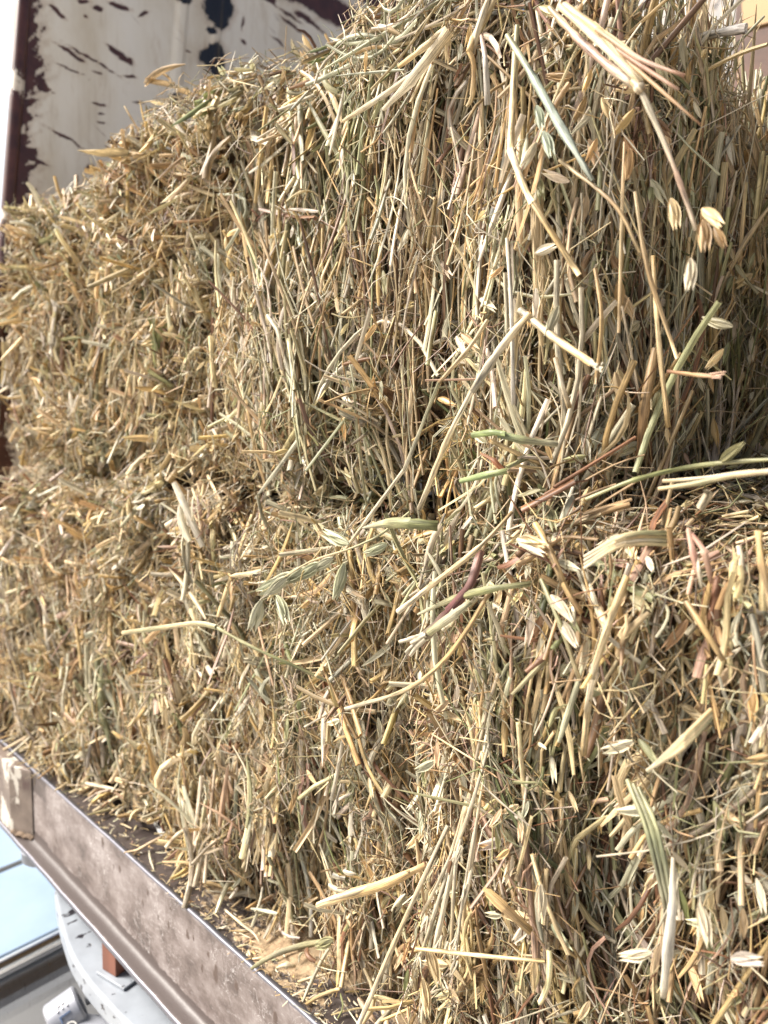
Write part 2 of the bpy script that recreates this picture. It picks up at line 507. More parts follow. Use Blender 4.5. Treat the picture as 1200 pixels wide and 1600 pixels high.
# far side panel seen over the hay, its rusty end post
fp, fq = grid_patch(lambda u, v: np.stack([-1.34 + u * 1.9, np.full_like(u, 1.92) + 0.004 * np.sin(u * 60), -0.02 + v * 1.75], -1), 180, 80)
fu = fp[:, 0]; fz = fp[:, 2]
fc = np.full(len(fp), -1.0)
for (cx, cy, a, b) in [(1109, 12, 14, 3.2), (1127, 28, 8, 2), (1105, 62, 8, 4), (1120, 5, 8, 2), (1150, 20, 12, 2), (1140, 60, 9, 2), (1128, -6, 6, 2)]:
    c0 = at(cx, cy, 1.92); c1 = at(cx, cy - a, 1.92); c2 = at(cx + b, cy, 1.92)
    d = np.sqrt(((fu - c0[0]) / (c2[0] - c0[0])) ** 2 + ((fz - c0[2]) / (c1[2] - c0[2])) ** 2)
    fc = np.maximum(fc, 1 - 0.5 * d)
M_SHADED_CREAM = M_CREAM.copy(); M_SHADED_CREAM.name = 'shade_darkened_cream_paint'  # cream paint copy, darkened: the far panel's shade is put into its colour
for nd in M_SHADED_CREAM.node_tree.nodes:
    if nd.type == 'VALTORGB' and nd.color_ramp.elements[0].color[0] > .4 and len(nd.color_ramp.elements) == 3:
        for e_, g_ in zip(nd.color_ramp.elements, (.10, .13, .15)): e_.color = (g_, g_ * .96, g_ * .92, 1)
part('far_side_panel', np_mesh('far_side_panel', fp, fq, attrs={'chip': fc, 'black': np.ones(len(fp))}), M_SHADED_CREAM)
pp = at(1163, 60, 1.90)
pbox('end_post', (pp[0], 1.84, 0.0), (pp[0] + 0.30, 1.905, 1.75), M_RUST, 0.004)

# deck: a dark sheet behind the channel's top edge
dp, dq = grid_patch(lambda u, v: np.stack([-1.34 + u * 2.6, 0.3585 + v * 1.56, np.full_like(u, -0.004)], -1), 120, 60)
dust = np.clip(1 - np.abs(dp[:, 0] + 0.52) / 0.33, 0, 1) ** 0.6 * 0.64 + 0.0
dust = np.where(dp[:, 1] < 0.374, dust * 0.85, dust)
part('bed_deck', np_mesh('bed_deck', dp, dq, attrs={'dust': dust}), M_DECK)

# side channel: web with a 20 mm lower flange, swept along the bed
PROF = [(0.360, -0.004, 0), (0.360, 0.0008, 1), (0.3555, 0.0008, 1), (0.3550, 0.0002, 1), (0.3550, -0.0035, .35)]
PROF += [(0.3550, -0.004 * i, 0) for i in range(2, 23)]
PROF += [(0.3540, -0.096, 0), (0.3510, -0.0990, 0), (0.346, -0.1000, 0), (0.341, -0.1002, .1), (0.3372, -0.1003, .5), (0.3355, -0.1010, 1),
         (0.3352, -0.1030, 1), (0.3355, -0.1065, .9), (0.345, -0.1065, 0), (0.360, -0.1065, 0)]
xs = np.concatenate([np.linspace(-1.34, -0.4, 300), np.linspace(-0.39, 0.6, 40)]); NX = len(xs)
V, edge_a, prim, pits = [], [], [], []
PIT = [(160, 1317, 5, 9), (177, 1355, 3, 5), (187, 1358, 4, 6), (231, 1395, 4, 6), (223, 1412, 3, 7), (247, 1432, 3, 7), (263, 1446, 3, 7), (266, 1420, 3, 4), (293, 1460, 4, 8), (302, 1466, 2, 6),
       (315, 1513, 3, 7), (325, 1493, 3, 6), (337, 1525, 6, 12), (369, 1541, 4, 9), (317, 1539, 2, 4), (288, 1521, 2, 5), (406, 1560, 2, 5), (338, 1518, 3, 14), (430, 1590, 4, 8)]
pc = [(at(a, b, 0.355), c, d) for a, b, c, d in PIT]
for x in xs:
    wob = 0.00012 * math.sin(x * 37) + 0.00012 * math.sin(x * 91)
    for (y, z, e) in PROF:
        V.append((x, y + wob, z + (wob if z < -0.05 else 0)))
        edge_a.append(e)
        pr = 0.0
        if z < -0.094: pr = 1.0 if y > 0.3385 else 0.55
        elif z > -0.03: pr = 0.0 + 0.45 * max(0, min(1, (-0.93 - x) / 0.12)) + 0.25 * (z > -0.006)
        elif z < -0.085: pr = 0.35
        if x < -1.0: pr += 0.3
        pr = max(pr, 0)
        prim.append(pr)
        best = -1.0
        if -0.095 < z < 0:
            for (c0, rx, ry) in pc:
                s = 0.00085
                best = max(best, 1.0 - 0.5 * math.hypot((x - c0[0]) / (rx * s * 1.1), (z - c0[2]) / (ry * s)))
        pits.append(best)
kk = len(PROF)
Q = [(i * kk + j, (i + 1) * kk + j, (i + 1) * kk + j + 1, i * kk + j + 1) for i in range(NX - 1) for j in range(kk - 1)]
part('side_channel', np_mesh('side_channel', V, Q, attrs={'edge': edge_a, 'primer': prim, 'chip': pits}), M_CHANNEL)

# stake pocket: a folded plate box welded into the far end of the channel
def prism(name, poly_xy, z0, z1, mat, parent=truck, bevel=0.0, attrs=None):
    n = len(poly_xy)
    V = [(x, y, z0) for x, y in poly_xy] + [(x, y, z1) for x, y in poly_xy]
    Fc = [tuple(range(n))[::-1], tuple(range(n, 2 * n))] + [(i, (i + 1) % n, n + (i + 1) % n, n + i) for i in range(n)]
    me = bpy.data.meshes.new(name); me.from_pydata(V, [], Fc); me.update()
    o = part(name, me, mat, parent)
    if bevel:
        bb = o.modifiers.new('bevel', 'BEVEL'); bb.width = bevel; bb.segments = 2
    return o


k = MT('flaking_pocket_paint')
v = k.obj()
fl = k.math('ADD', k.noise(k.obj((1.4, 1.4, .55)), 30, 5, 0.6), k.math('MULTIPLY', k.math('SUBTRACT', k.noise(v, 150, 3), .5), .12))
c = k.mix(k.step(fl, 0.545, 0.565), k.ramp(k.noise(v, 25, 4), [(.3, (0.064, 0.044, 0.034)), (.7, (0.160, 0.124, 0.100))]), (0.375, 0.345, 0.300))
c = k.mix(k.step(k.noise(v, 22, 5, .7), .56, .66), c, (0.05, 0.026, 0.022))
k.base(c); k.set(Roughness=.5); k.bump(fl, .5, .001)
M_POCKET = k.m
prism('stake_pocket', [(-1.34, .354), (-1.34, .3365), (-1.085, .3365), (-1.046, .3535)], -0.0995, -0.0006, M_POCKET, bevel=0.002)
# weld bead and caked grime at the pocket's foot
wp = [(-1.083 + i * .0045, .338 + i * .0019, -0.0965 + .0015 * math.sin(i * 2.2)) for i in range(9)]
me = sweep_mesh('weld_bead', wp, [(0.0045 * math.cos(a) * 1.0, 0.0035 * math.sin(a)) for a in np.linspace(0, 6.283, 9)[:-1]])
part('weld_bead', me, M_GRIME)

# white enamelled bracket that curves down under the channel
BZ = -0.150
bp = [at(px, py, BZ, 2) for px, py in [(84, 1385), (90, 1425), (99, 1460), (114, 1502), (150, 1550), (197, 1598), (262, 1668), (340, 1750)]]
bpts = []
for i in range(len(bp) - 1):
    for t in np.linspace(0, 1, 6, endpoint=False):
        bpts.append(bp[i] * (1 - t) + bp[i + 1] * t)
bpts.append(bp[-1]); bpts = np.array(bpts)
kern = np.ones(7) / 7
for c_ in range(2):
    pad = np.concatenate([[bpts[0, c_]] * 3, bpts[:, c_], [bpts[-1, c_]] * 3]); bpts[:, c_] = np.convolve(pad, kern, 'valid')
prof = [(x - 0.0, y) for x, y in round_profile(0.09, 0.026, 0.004, 3)]
# shift so that the outer top edge follows the traced line
T_ = unit(np.gradient(bpts, axis=0)); S_ = unit(np.cross(T_, [0, 0, 1.0]))
sgn = np.sign((S_ * np.array([0, 1.0, 0])).sum(-1).mean())
me = sweep_mesh('white_bracket', bpts + S_ * sgn * 0.045 - np.array([0, 0, 0.013]), prof)
for p_ in me.polygons: p_.use_smooth = False
part('white_bracket', me, M_ENAMEL)
# wooden packing block between bracket and channel, with the pale foot plate it sits on
b0 = at(160, 1520, BZ, 2); b1 = at(181, 1533, BZ, 2); b2 = at(205, 1540, BZ, 2)
e1 = b1 - b0; e2 = np.array([-e1[1], e1[0], 0]); e2 = e2 / np.linalg.norm(e2)
if e2[1] < 0: e2 = -e2
prism('wood_block', [tuple((b0)[:2]), tuple(b1[:2]), tuple((b1 + e2 * 0.03)[:2]), tuple((b0 + e2 * 0.03)[:2])], BZ + 0.0045, -0.1068, M_WOODBLOCK, bevel=0.0008)
prism('foot_plate', [tuple((b0 - e1 * .15 - e2 * .006)[:2]), tuple((b1 + e1 * .9 - e2 * .006)[:2]), tuple((b1 + e1 * .9 + e2 * 0.035)[:2]), tuple((b0 - e1 * .15 + e2 * 0.035)[:2])], BZ + 0.0005, BZ + 0.004, M_ENAMEL, bevel=0.001)

# round silver lamp housing peeping out under the flange
def cyl_mesh(name, r, h, n=28, lip=0.0, cap_round=0.15):
    P = [(0, 0), (r * (1 - cap_round), 0), (r, h * .12), (r, h * .55), (r + lip, h * .56), (r + lip, h * .62), (r, h * .63), (r, h), (0, h)]
    V, Q = [], []
    for (rr, zz) in P:
        for j in range(n):
            a = 2 * math.pi * j / n
            V.append((rr * math.cos(a), rr * math.sin(a), zz))
    for i in range(len(P) - 1):
        for j in range(n):
            Q.append((i * n + j, i * n + (j + 1) % n, (i + 1) * n + (j + 1) % n, (i + 1) * n + j))
    me = bpy.data.meshes.new(name); me.from_pydata(V, [], Q); me.update()
    for p_ in me.polygons: p_.use_smooth = True
    return me


me = cyl_mesh('lamp_housing', 0.026, 0.03, lip=0.001)
lc = at(64, 1352, 0.362)
me.transform(Matrix.Translation(Vector((lc[0], 0.364, -0.131))))
part('lamp_housing', me, M_CAST)

# polished tank slung lower down beneath the bed
TZ = -0.42
r0, r1 = at(-60, 1536, TZ, 2), at(150, 1431, TZ, 2)          # near rim
f0 = at(0, 1360, TZ, 2)                                    # far rim
ta = unit((r1 - r0)[None])[0]; tb = np.array([ta[1], -ta[0], 0])
if tb @ (f0 - r0) < 0: tb = -tb
wdt = (f0 - r0) @ tb
A0 = r0 - ta * 0.15; A1 = r1 + ta * 0.5
top = [A0, A1, A1 + tb * wdt, A0 + tb * wdt]


def tank_patch(u, v):
    """top face, rounded rim and drum-like side in one sheet"""
    P = np.zeros((len(u), 3))
    run = v * 0.75
    Rr = 0.16
    s1 = wdt - 0.012
    base = A0[None] + (A1 - A0)[None] * u[:, None]
    d = np.where(run < s1, wdt - run, 0.0)
    a = np.clip((run - s1) / Rr, 0, 2.4)
    inx = np.where(run < s1, d, 0.012 + Rr * (1 - 1) - Rr * (np.sin(a)) * 0.35)
    zz = np.where(run < s1, 0.0, -Rr * (1 - np.cos(a)) * 1.2 - 0.02 * np.clip(a, 0, 1))
    P = base + tb[None] * inx[:, None]
    P[:, 2] = TZ + zz
    return P


tp, tq = grid_patch(tank_patch, 60, 90)
tank = empty('storage_tank', (float(A0[0]), float(A0[1]), TZ - 0.4), 'polished metal tank with top coloured as reflected sky and bright rim below the truck bed', 'tank')
TO = np.array(tank.location)
mid = (A0 + A1) / 2


def tank_box(name, a0, a1, b0, b1, z0, z1, mat, bevel=0.0, seg=3):
    """box in the tank's own frame: a along the rim, b inwards from the rim"""
    V = []
    for z in (z0, z1):
        for (a, b) in ((a0, b0), (a1, b0), (a1, b1), (a0, b1)):
            p = A0 + ta * a + tb * b
            V.append((p[0] - TO[0], p[1] - TO[1], TZ + z - TO[2]))
    _, Qb = box_data((0, 0, 0), (1, 1, 1))
    me = bpy.data.meshes.new(name); me.from_pydata(V, [], Qb); me.update()
    o = link_mesh(name, me, mat, tank)
    if bevel:
        bb = o.modifiers.new('bevel', 'BEVEL'); bb.width = bevel; bb.segments = seg
    return o


L_ = float(np.linalg.norm(A1 - A0))
tank_box('tank_body', 0, L_, 0.014, wdt - 0.006, -0.40, -0.006, M_TANK, 0.03, 5)
tank_box('top_panel', 0, L_, 0.016, wdt - 0.012, -0.0055, 0.002, M_SKYREFLECT, 0.001)
tank_box('black_seal', 0, L_, wdt - 0.011, wdt + 0.004, -0.02, 0.003, M_RUBBER, 0.001)
tank_box('far_lid', 0, L_, wdt + 0.006, wdt + 0.30, -0.02, 0.001, M_SKYREFLECT, 0.001)
rp = [A0 + ta * t + tb * 0.005 + np.array([0, 0, -0.010]) - TO for t in np.linspace(0, L_, 20)]
me = sweep_mesh('bright_rim', rp, [(0.013 * math.cos(a), 0.013 * math.sin(a)) for a in np.linspace(0, 6.283, 17)[:-1]])
for p_ in me.polygons: p_.use_smooth = True
link_mesh('bright_rim', me, M_POLISHED, tank)
tank_box('side_drum', 0, L_ * .52, -0.02, 0.2, -0.38, -0.030, M_TANK, 0.06, 8)
tank_box('strap', L_ * .43, L_ * .445, -0.023, 0.2, -0.383, -0.027, M_POLISHED, 0.06, 8)

# cast clamp with raised letters below the bracket
clamp = empty('cast_clamp', tuple(at(100, 1600, -0.22, 2)), 'silver cast clamp with raised letters on its band beneath the white bracket', 'clamp')
clamp['label'] = 'silver cast clamp with raised letters ELOX beside the white bracket'
cc = np.array(clamp.location)
depth = float((cc - CAM) @ CX[2])
pxm = depth / F                                            # metres per photo pixel here
Xr, Yu, Zf = CX[0], CX[1], -CX[2]
# drum axis: towards the upper right of the picture and a little towards the viewer
ax = unit((0.80 * Xr + 0.42 * Yu + -0.45 * Zf)[None])[0]
e_up = unit((Yu + 0.9 * Zf - ax * ((Yu + 0.9 * Zf) @ ax))[None])[0]
e_sd = np.cross(ax, e_up)
if e_sd @ Yu > 0: e_sd = -e_sd
RC = 32 * pxm; LC = 50 * pxm
c0 = CAM + ray(80, 1604) * (depth / (ray(80, 1604) @ CX[2]))


def ring_mesh(name, R, r, h, bev):
    P = [(r, 0.0), (R - bev, 0.0), (R, bev), (R, h - bev), (R - bev, h), (r, h), (r, 0.0)]
    n = 72; V = []; Q = []
    for (rr, hh) in P:
        for j in range(n):
            a = 2 * math.pi * j / n
            V.append(tuple(c0 + ax * hh + (e_up * math.cos(a) + e_sd * math.sin(a)) * rr - cc))
    for i in range(len(P) - 1):
        for j in range(n):
            Q.append((i * n + j, i * n + (j + 1) % n, (i + 1) * n + (j + 1) % n, (i + 1) * n + j))
    me = bpy.data.meshes.new(name); me.from_pydata(V, [], Q); me.update()
    return me


link_mesh('clamp_band', ring_mesh('clamp_band', RC, RC * .62, LC, 3 * pxm), M_CAST, clamp)
letters = []
for i, ch in enumerate('ELOX'):
    cu = bpy.data.curves.new('lettering', 'FONT'); cu.body = ch; cu.size = 25 * pxm; cu.extrude = 1.6 * pxm; cu.align_x = 'CENTER'; cu.align_y = 'CENTER'
    cu.resolution_u = 3
    tmp = bpy.data.objects.new('lettering', cu); COL.objects.link(tmp)
    bpy.context.view_layer.update()
    me = bpy.data.meshes.new_from_object(tmp.evaluated_get(bpy.context.evaluated_depsgraph_get()))
    bpy.data.objects.remove(tmp)
    a = rad(-6 + 30 * i)
    nrm = e_up * math.cos(a) + e_sd * math.sin(a); tang = -e_up * math.sin(a) + e_sd * math.cos(a)
    o_ = c0 + ax * LC * 0.52 + nrm * (RC + .3 * pxm) - cc
    up_ = np.cross(nrm, tang)
    if up_ @ ax < 0: up_ = -up_
    mm = Matrix(((tang[0], up_[0], nrm[0], o_[0]), (tang[1], up_[1], nrm[1], o_[1]), (tang[2], up_[2], nrm[2], o_[2]), (0, 0, 0, 1)))
    me.transform(mm); me.name = 'raised_letter'
    link_mesh('raised_letter', me, M_POLISHED, clamp)
s0 = c0 + ax * LC * .5 + e_sd * RC * .6; s1 = s0 + (Xr * 95 - Yu * 8) * pxm
me = sweep_mesh('clamp_arm', [s0 - cc + (s1 - s0) * t for t in np.linspace(0, 1, 8)], round_profile(.026, .022, .008, 4))
for p_ in me.polygons: p_.use_smooth = True
link_mesh('clamp_arm', me, M_CAST, clamp)
s0 = c0 + ax * LC * 1.2 + e_up * RC * .55; s1 = s0 + (Xr * 80 + Yu * 22 - Zf * 30) * pxm
me = sweep_mesh('clamp_rod', [s0 - cc + (s1 - s0) * t for t in np.linspace(0, 1, 6)], [(0.010 * math.cos(a), 0.010 * math.sin(a)) for a in np.linspace(0, 6.283, 15)[:-1]])
for p_ in me.polygons: p_.use_smooth = True
link_mesh('clamp_rod', me, M_TANK, clamp)

# tan board leaning on the far side of the bed
board = empty('tan_board', tuple(at(1180, 45, 1.70)), 'out of focus tan wooden board beyond the hay at the top right corner', 'board')
bo = np.array(board.location)
q = [at(1161, 46, 1.70), at(1240, 24, 1.70), at(1240, -120, 1.70), at(1152, -120, 1.70)]
V = [tuple(p - bo) for p in q] + [tuple(p - bo + np.array([0, .02, 0])) for p in q]
me = bpy.data.meshes.new('board'); me.from_pydata(V, [], box_data((0, 0, 0), (1, 1, 1))[1]); me.update()
link_mesh('board_face', me, M_TANBOARD, board)
q = [at(1188, 128, 1.70), at(1260, 100, 1.70), at(1260, 220, 1.70), at(1180, 220, 1.70)]
V = [tuple(p - bo) for p in q] + [tuple(p - bo + np.array([0, .02, 0])) for p in q]
me = bpy.data.meshes.new('board'); me.from_pydata(V, [], box_data((0, 0, 0), (1, 1, 1))[1]); me.update()
link_mesh('board_rail', me, M_TANBOARD, board)

# ------------------------------------------------------------------ hay
PAL = dict(cream=(.88, .775, .57), pale=(.88, .69, .40), gold=(.80, .555, .25), tan=(.60, .40, .20), brown=(.25, .135, .07), rust=(.37, .18, .095),
           pink=(.67, .44, .315), sage=(.50, .47, .255), green=(.30, .31, .13), grey=(.68, .625, .44))
PAL = {k_: tuple(.70 * x for x in v_) for k_, v_ in PAL.items()}
KEYS = list(PAL); PALA = np.array([PAL[k] for k in KEYS])


def strands(P, S, W, prof, closed):
    """P (N,m,3) centre lines, S (N,3) side hint, W (N,m) half widths, prof (k,2): vertices (N,m*k,3), uv, quads for one strand"""
    N, m_, _ = P.shape
    T = np.empty_like(P); T[:, 1:-1] = P[:, 2:] - P[:, :-2]; T[:, 0] = P[:, 1] - P[:, 0]; T[:, -1] = P[:, -1] - P[:, -2]
    T = unit(T)
    if S.ndim == 2: S = S[:, None]
    Sd = unit(S - T * (S * T).sum(-1, keepdims=True))
    B = np.cross(T, Sd)
    pr = np.asarray(prof, float); kp = len(pr)
    V = P[:, :, None] + (Sd[:, :, None] * pr[None, None, :, :1] + B[:, :, None] * pr[None, None, :, 1:]) * W[:, :, None, None]
    ln = np.concatenate([np.zeros((N, 1)), np.cumsum(np.linalg.norm(np.diff(P, axis=1), axis=-1), 1)], 1)
    u = np.broadcast_to((np.arange(kp) / (kp - (0 if closed else 1)))[None, None], (N, m_, kp))
    uv = np.stack([u, np.broadcast_to(ln[:, :, None], (N, m_, kp))], -1)
    uv = uv + rng.uniform(0, 40, (N, 1, 1, 2))
    q = [(i * kp + j, i * kp + (j + 1) % kp, (i + 1) * kp + (j + 1) % kp, (i + 1) * kp + j) for i in range(m_ - 1) for j in range(kp if closed else kp - 1)]
    return V.reshape(N, m_ * kp, 3), uv.reshape(N, m_ * kp, 2), np.array(q, np.int32)


HEX = [(math.cos(a), 0.55 * math.sin(a)) for a in np.linspace(0, 2 * math.pi, 6)[:-1]]
QUAD = [(1, 0), (0, .75), (-1, 0), (0, -.75)]
TRI = [(1, -.5), (-1, -.5), (0, 1)]
VEE = [(-1, 0.25), (0, -.18), (1, 0.25)]
CUP = [(-1, 0.55), (-.55, -.15), (0, -.42), (.55, -.15), (1, 0.55)]
CURL = [(-.75, .85), (-.85, -.35), (.6, -.7), (.95, .45)]
STRIP = [(-1, .55), (-.4, -.15), (.4, -.22), (1, .45)]


def colours(p, nz1, nz2, weights, n):
    """pick palette rows per piece, weights (n,len(KEYS))"""
    wgt = weights / weights.sum(1, keepdims=True)
    cs = wgt.cumsum(1); r = rng.random((n, 1))
    idx = (r > cs).sum(1).clip(0, len(KEYS) - 1)
    c = PALA[idx] * rng.normal(1, .13, (n, 1)).clip(.6, 1.35)
    c = c * (1 + rng.normal(0, .035, (n, 3)))
    return c.clip(.02, .85)


def vary(cv, m_, k_):
    """streaks along the piece and drift from end to end"""
    n = len(cv); c = cv.reshape(n, m_, k_, 3)
    c = c * rng.normal(1, .19, (n, 1, k_, 1)).clip(.5, 1.4) * rng.normal(1, .06, (n, m_, 1, 1))
    tip = np.linspace(-1, 1, m_)[None, :, None, None]
    c = c * (1 + tip * rng.normal(0, .12, (n, 1, 1, 1)))
    return c.reshape(n, m_ * k_, 3).clip(.02, .88)


def twisted(d, nrm, m_, amt):
    """side directions that roll around the piece along its length"""
    a = unit(np.cross(d, nrm)); b = np.cross(d, a)
    ph = rng.normal(0, amt, (len(d), 1)) * np.linspace(-.5, .5, m_)[None]
    return a[:, None] * np.cos(ph)[..., None] + b[:, None] * np.sin(ph)[..., None]


class Kind:
    """a batch of pieces of one kind before they are turned into meshes"""
    def __init__(self, V, uv, q, col, score, cen):
        self.V, self.uv, self.q, self.col, self.score, self.cen = V, uv, q, col, score, cen


def make_centre(p, d, L, nrm, m_, bend, kink=0.0):
    """centre lines through p along d with a smooth bend and an optional sharp kink"""
    N = len(p)
    t = np.linspace(-.5, .5, m_)[None, :, None]
    side = unit(np.cross(d, nrm) + 1e-6)
    bv = (side * rng.normal(0, 1, (N, 1)) + nrm * rng.normal(-.25, .7, (N, 1))) * bend[:, None]
    P = p[:, None] + d[:, None] * L[:, None, None] * t + bv[:, None] * L[:, None, None] * (t ** 2 * 2 - .15)
    if kink:
        kn = (rng.random(N) < kink).astype(float)
        kp = rng.uniform(-.3, .3, N)
        kv = (side * rng.normal(0, .5, (N, 1)) + nrm * rng.normal(0, .25, (N, 1))) * kn[:, None]
        P = P + kv[:, None] * L[:, None, None] * np.maximum(t - kp[:, None, None], 0)
    return P


class Bale:
    def __init__(self, lo, hi, r, seed, label, faces, style):
        self.lo, self.hi, self.r = np.array(lo, float), np.array(hi, float), r
        self.seed, self.style = seed, style
        self.n1, self.n2, self.n3 = Waves(5.5, seed), Waves(15, seed + 1), Waves(34, seed + 2)
        self.th, self.cA, self.cB, self.br = Waves(5, seed + 3), Waves(4, seed + 4), Waves(9, seed + 5), Waves(7, seed + 6)
        r_ = np.random.default_rng(seed)
        n_fl = 9
        self.cuts = np.linspace(lo[0], hi[0], n_fl + 1)[1:-1] + r_.normal(0, .012, n_fl - 1)
        self.cutd = r_.uniform(.4, 1.2, n_fl - 1)
        self.faces = faces
        self.root = empty('hay_bale', ((lo[0] + hi[0]) / 2, (lo[1] + hi[1]) / 2, lo[2]), label, 'hay bale', 'oat hay bales stacked on the truck bed')
        self.O = np.array(self.root.location)

    def disp(self, p, n):
        d = .015 * self.n1(p) + .0115 * self.n2(p) + .0080 * self.n3(p)
        for c, a in zip(self.cuts, self.cutd):
            wob = .010 * np.sin(p[:, 2] * 17 + c * 40) + .006 * np.sin(p[:, 2] * 43 + c * 9)
            d = d - .018 * a * np.exp(-((p[:, 0] - c - wob) / .011) ** 2) * np.abs(n[:, 1]).clip(0.2, 1)
        return d + self.style.get('extra', lambda p, n: 0)(p, n)

    def surf(self, P):
        qq = np.clip(P, self.lo + self.r, self.hi - self.r)
        n = unit(P - qq)
        p = qq + n * self.r
        return p + n * self.disp(p, n)[:, None], n

    def sample(self, N):
        out = []
        tot = sum(f[5] * abs((f[2] - f[1]) * (f[4] - f[3])) for f in self.faces)
        for (face, a0, a1, b0, b1, wt) in self.faces:
            n = int(N * wt * abs((a1 - a0) * (b1 - b0)) / tot)
            a, b = rng.uniform(a0, a1, n), rng.uniform(b0, b1, n)
            if face == 'front': P = np.stack([a, np.full(n, self.lo[1]), b], -1)
            elif face == 'top': P = np.stack([a, b, np.full(n, self.hi[2])], -1)
            elif face == 'right': P = np.stack([np.full(n, self.hi[0]), a, b], -1)
            elif face == 'left': P = np.stack([np.full(n, self.lo[0]), a, b], -1)
            out.append(P)
        return np.concatenate(out)

    def frames(self, n):
        ref = np.stack([np.zeros(len(n)), .2 + .8 * n[:, 2].clip(0, 1), np.ones(len(n))], -1)
        ref[:, 1] *= 1 - np.abs(n[:, 0])
        up = unit(ref - n * (n * ref).sum(-1, keepdims=True))
        return up, np.cross(up, n)

    def build(self, n_clump, mean, n_husk, n_fine):
        global rng
        rng = np.random.default_rng(self.seed * 7 + 1)
        st = self.style
        cp = self.sample(n_clump)
        cs, cn = self.surf(cp)
        size = rng.geometric(1.0 / mean, len(cs)).clip(1, 16)
        up, sd = self.frames(cn)
        brush_p = st['brush'](cs).clip(0, 1)
        is_b = (rng.random(len(cs)) < brush_p * (1 - .8 * sm(cn[:, 2], .5, .85)))
        theta = st.get('lean', 0) + self.th(cs) * st.get('swirl', .45) + rng.normal(0, st.get('jit', .25), len(cs))
        rnd = rng.random(len(cs)) < st.get('wild', .14)
        theta = np.where(rnd, rng.uniform(-1.57, 1.57, len(cs)), theta)
        topf = (cn[:, 2].clip(0, 1)) ** 1.5
        theta = theta + topf * rng.normal(0, 1.0, len(cs))
        d = up * np.cos(theta)[:, None] + sd * np.sin(theta)[:, None]
        # cut ends bristling outwards
        outd = unit(cn * 1.0 + d * rng.normal(0, .55, (len(cs), 1)) + sd * rng.normal(0, .75, (len(cs), 1)) + up * rng.normal(-.12, .5, (len(cs), 1)))
        tilt = rng.normal(0, .16, len(cs)) + np.where(rng.random(len(cs)) < .07, rng.uniform(-.7, .7, len(cs)), 0)
        off = st.get('off', -.040) * rng.random(len(cs)) ** 0.85 + .004
        Lc = np.where(is_b, np.exp(rng.normal(math.log(.045), .42, len(cs))).clip(.018, .11), np.exp(rng.normal(np.log(st['len'](cs)), .38, len(cs))).clip(.018, .15) * np.where(rnd, .6, 1.0))
        tilt = tilt * np.minimum(1, .045 / Lc)
        d = np.where(is_b[:, None], outd, unit(d + cn * tilt[:, None]))
        wt = st['colour'](cs, self.cA(cs), self.cB(cs), is_b)
        kindc = rng.random(len(cs))
        # expand clumps
        ix = np.repeat(np.arange(len(cs)), size)
        N = len(ix)
        shred = (rng.random(len(cs)) < .22)[ix]
        tight = np.where(shred, .18, 1.0)[:, None]
        p = cs[ix] + (up[ix] * rng.normal(0, .012, (N, 1)) + sd[ix] * rng.normal(0, .006, (N, 1))) * tight + d[ix] * rng.normal(0, .25, (N, 1)) * Lc[ix][:, None]
        dd = unit(d[ix] + rng.normal(0, .10, (N, 3)) + rng.normal(0, .35, (N, 3)) * (rng.random((N, 1)) < .12))
        L = np.minimum(Lc[ix] * np.exp(rng.normal(0, .3, N)), .105) * (1 - .55 * topf[ix])
        o = off[ix] + rng.normal(0, .003, N)
        embed = np.where(is_b[ix], -L * .5 + L * .35 * rng.random(N) ** 1.3 + .004, 0)
        p = p + cn[ix] * (o + embed)[:, None]
        # ends stay inside the bale's own top and bottom
        reach = L * .5 * np.abs(dd[:, 2])
        lim_t = self.hi[2] + rng.uniform(-.012, .014, N); lim_b = np.maximum(self.lo[2] - .016, .0) + rng.uniform(0, .02, N)
        p[:, 2] -= np.maximum(p[:, 2] + reach - lim_t, 0) * (cn[ix][:, 2] < .6)
        p[:, 2] += np.maximum(lim_b - p[:, 2] + reach, 0)
        nn = cn[ix]
        wts = wt[ix] ** 1.0
        thick = st['thick'](p)
        # clump members mostly share one colour
        base = colours(cs, 0, 0, wt, len(cs))[ix]
        own = colours(p, 0, 0, wts, N)
        col = np.where(rng.random((N, 1)) < .5, base * rng.normal(1, .08, (N, 1)), own).clip(.02, .85)
        col = np.where(shred[:, None], base * rng.normal(1, .10, (N, 1)), col).clip(.02, .85)
        typ = np.where(kindc[ix] + rng.normal(0, .2, N) < st.get('stem', .52), 0, 1)
        typ = np.where(shred, 1, typ)
        self.kinds = {}
        side = unit(nn + rng.normal(0, .55, (N, 3)))

        def visible(p, L, w_, o, nn):
            px, py, z = project(p)
            face = ((CAM - p) * nn).sum(-1)
            ok = (px > -20) & (px < 1220) & (py > -20) & (py < 1620) & (face > 0) & (z > .05)
            return np.where(ok, L ** .7 * w_ * (F / z) ** 2 * np.exp(o / .008), 0)

        # stems
        s = np.where(typ == 0)[0]
        wd = rng.uniform(.0006, .0019, len(s)) * thick[s]
        wd = np.where(rng.random(len(s)) < .13, rng.uniform(.0019, .0026, len(s)) * thick[s] ** .5, wd)
        C = make_centre(p[s], dd[s], L[s], nn[s], 5, np.abs(rng.normal(0, .10, len(s))), .28)
        W = np.repeat(wd[:, None], 5, 1) * np.linspace(1.05, .92, 5)[None]
        V, uv, q = strands(C, np.cross(dd[s], side[s]), W, HEX, True)
        cv = vary(np.repeat(col[s][:, None], V.shape[1], 1), 5, 5)
        nod = rng.random(len(s)) < .18
        ring = rng.integers(1, 4, len(s))
        for r_ in (1, 2, 3):
            mk = nod & (ring == r_)
            cv[mk, r_ * 5:(r_ + 1) * 5] *= np.array([.50, .40, .33])
        self.kinds['straw_stalk'] = Kind(V, uv, q, cv, visible(p[s], L[s], wd, o[s], nn[s]), C[:, 2])
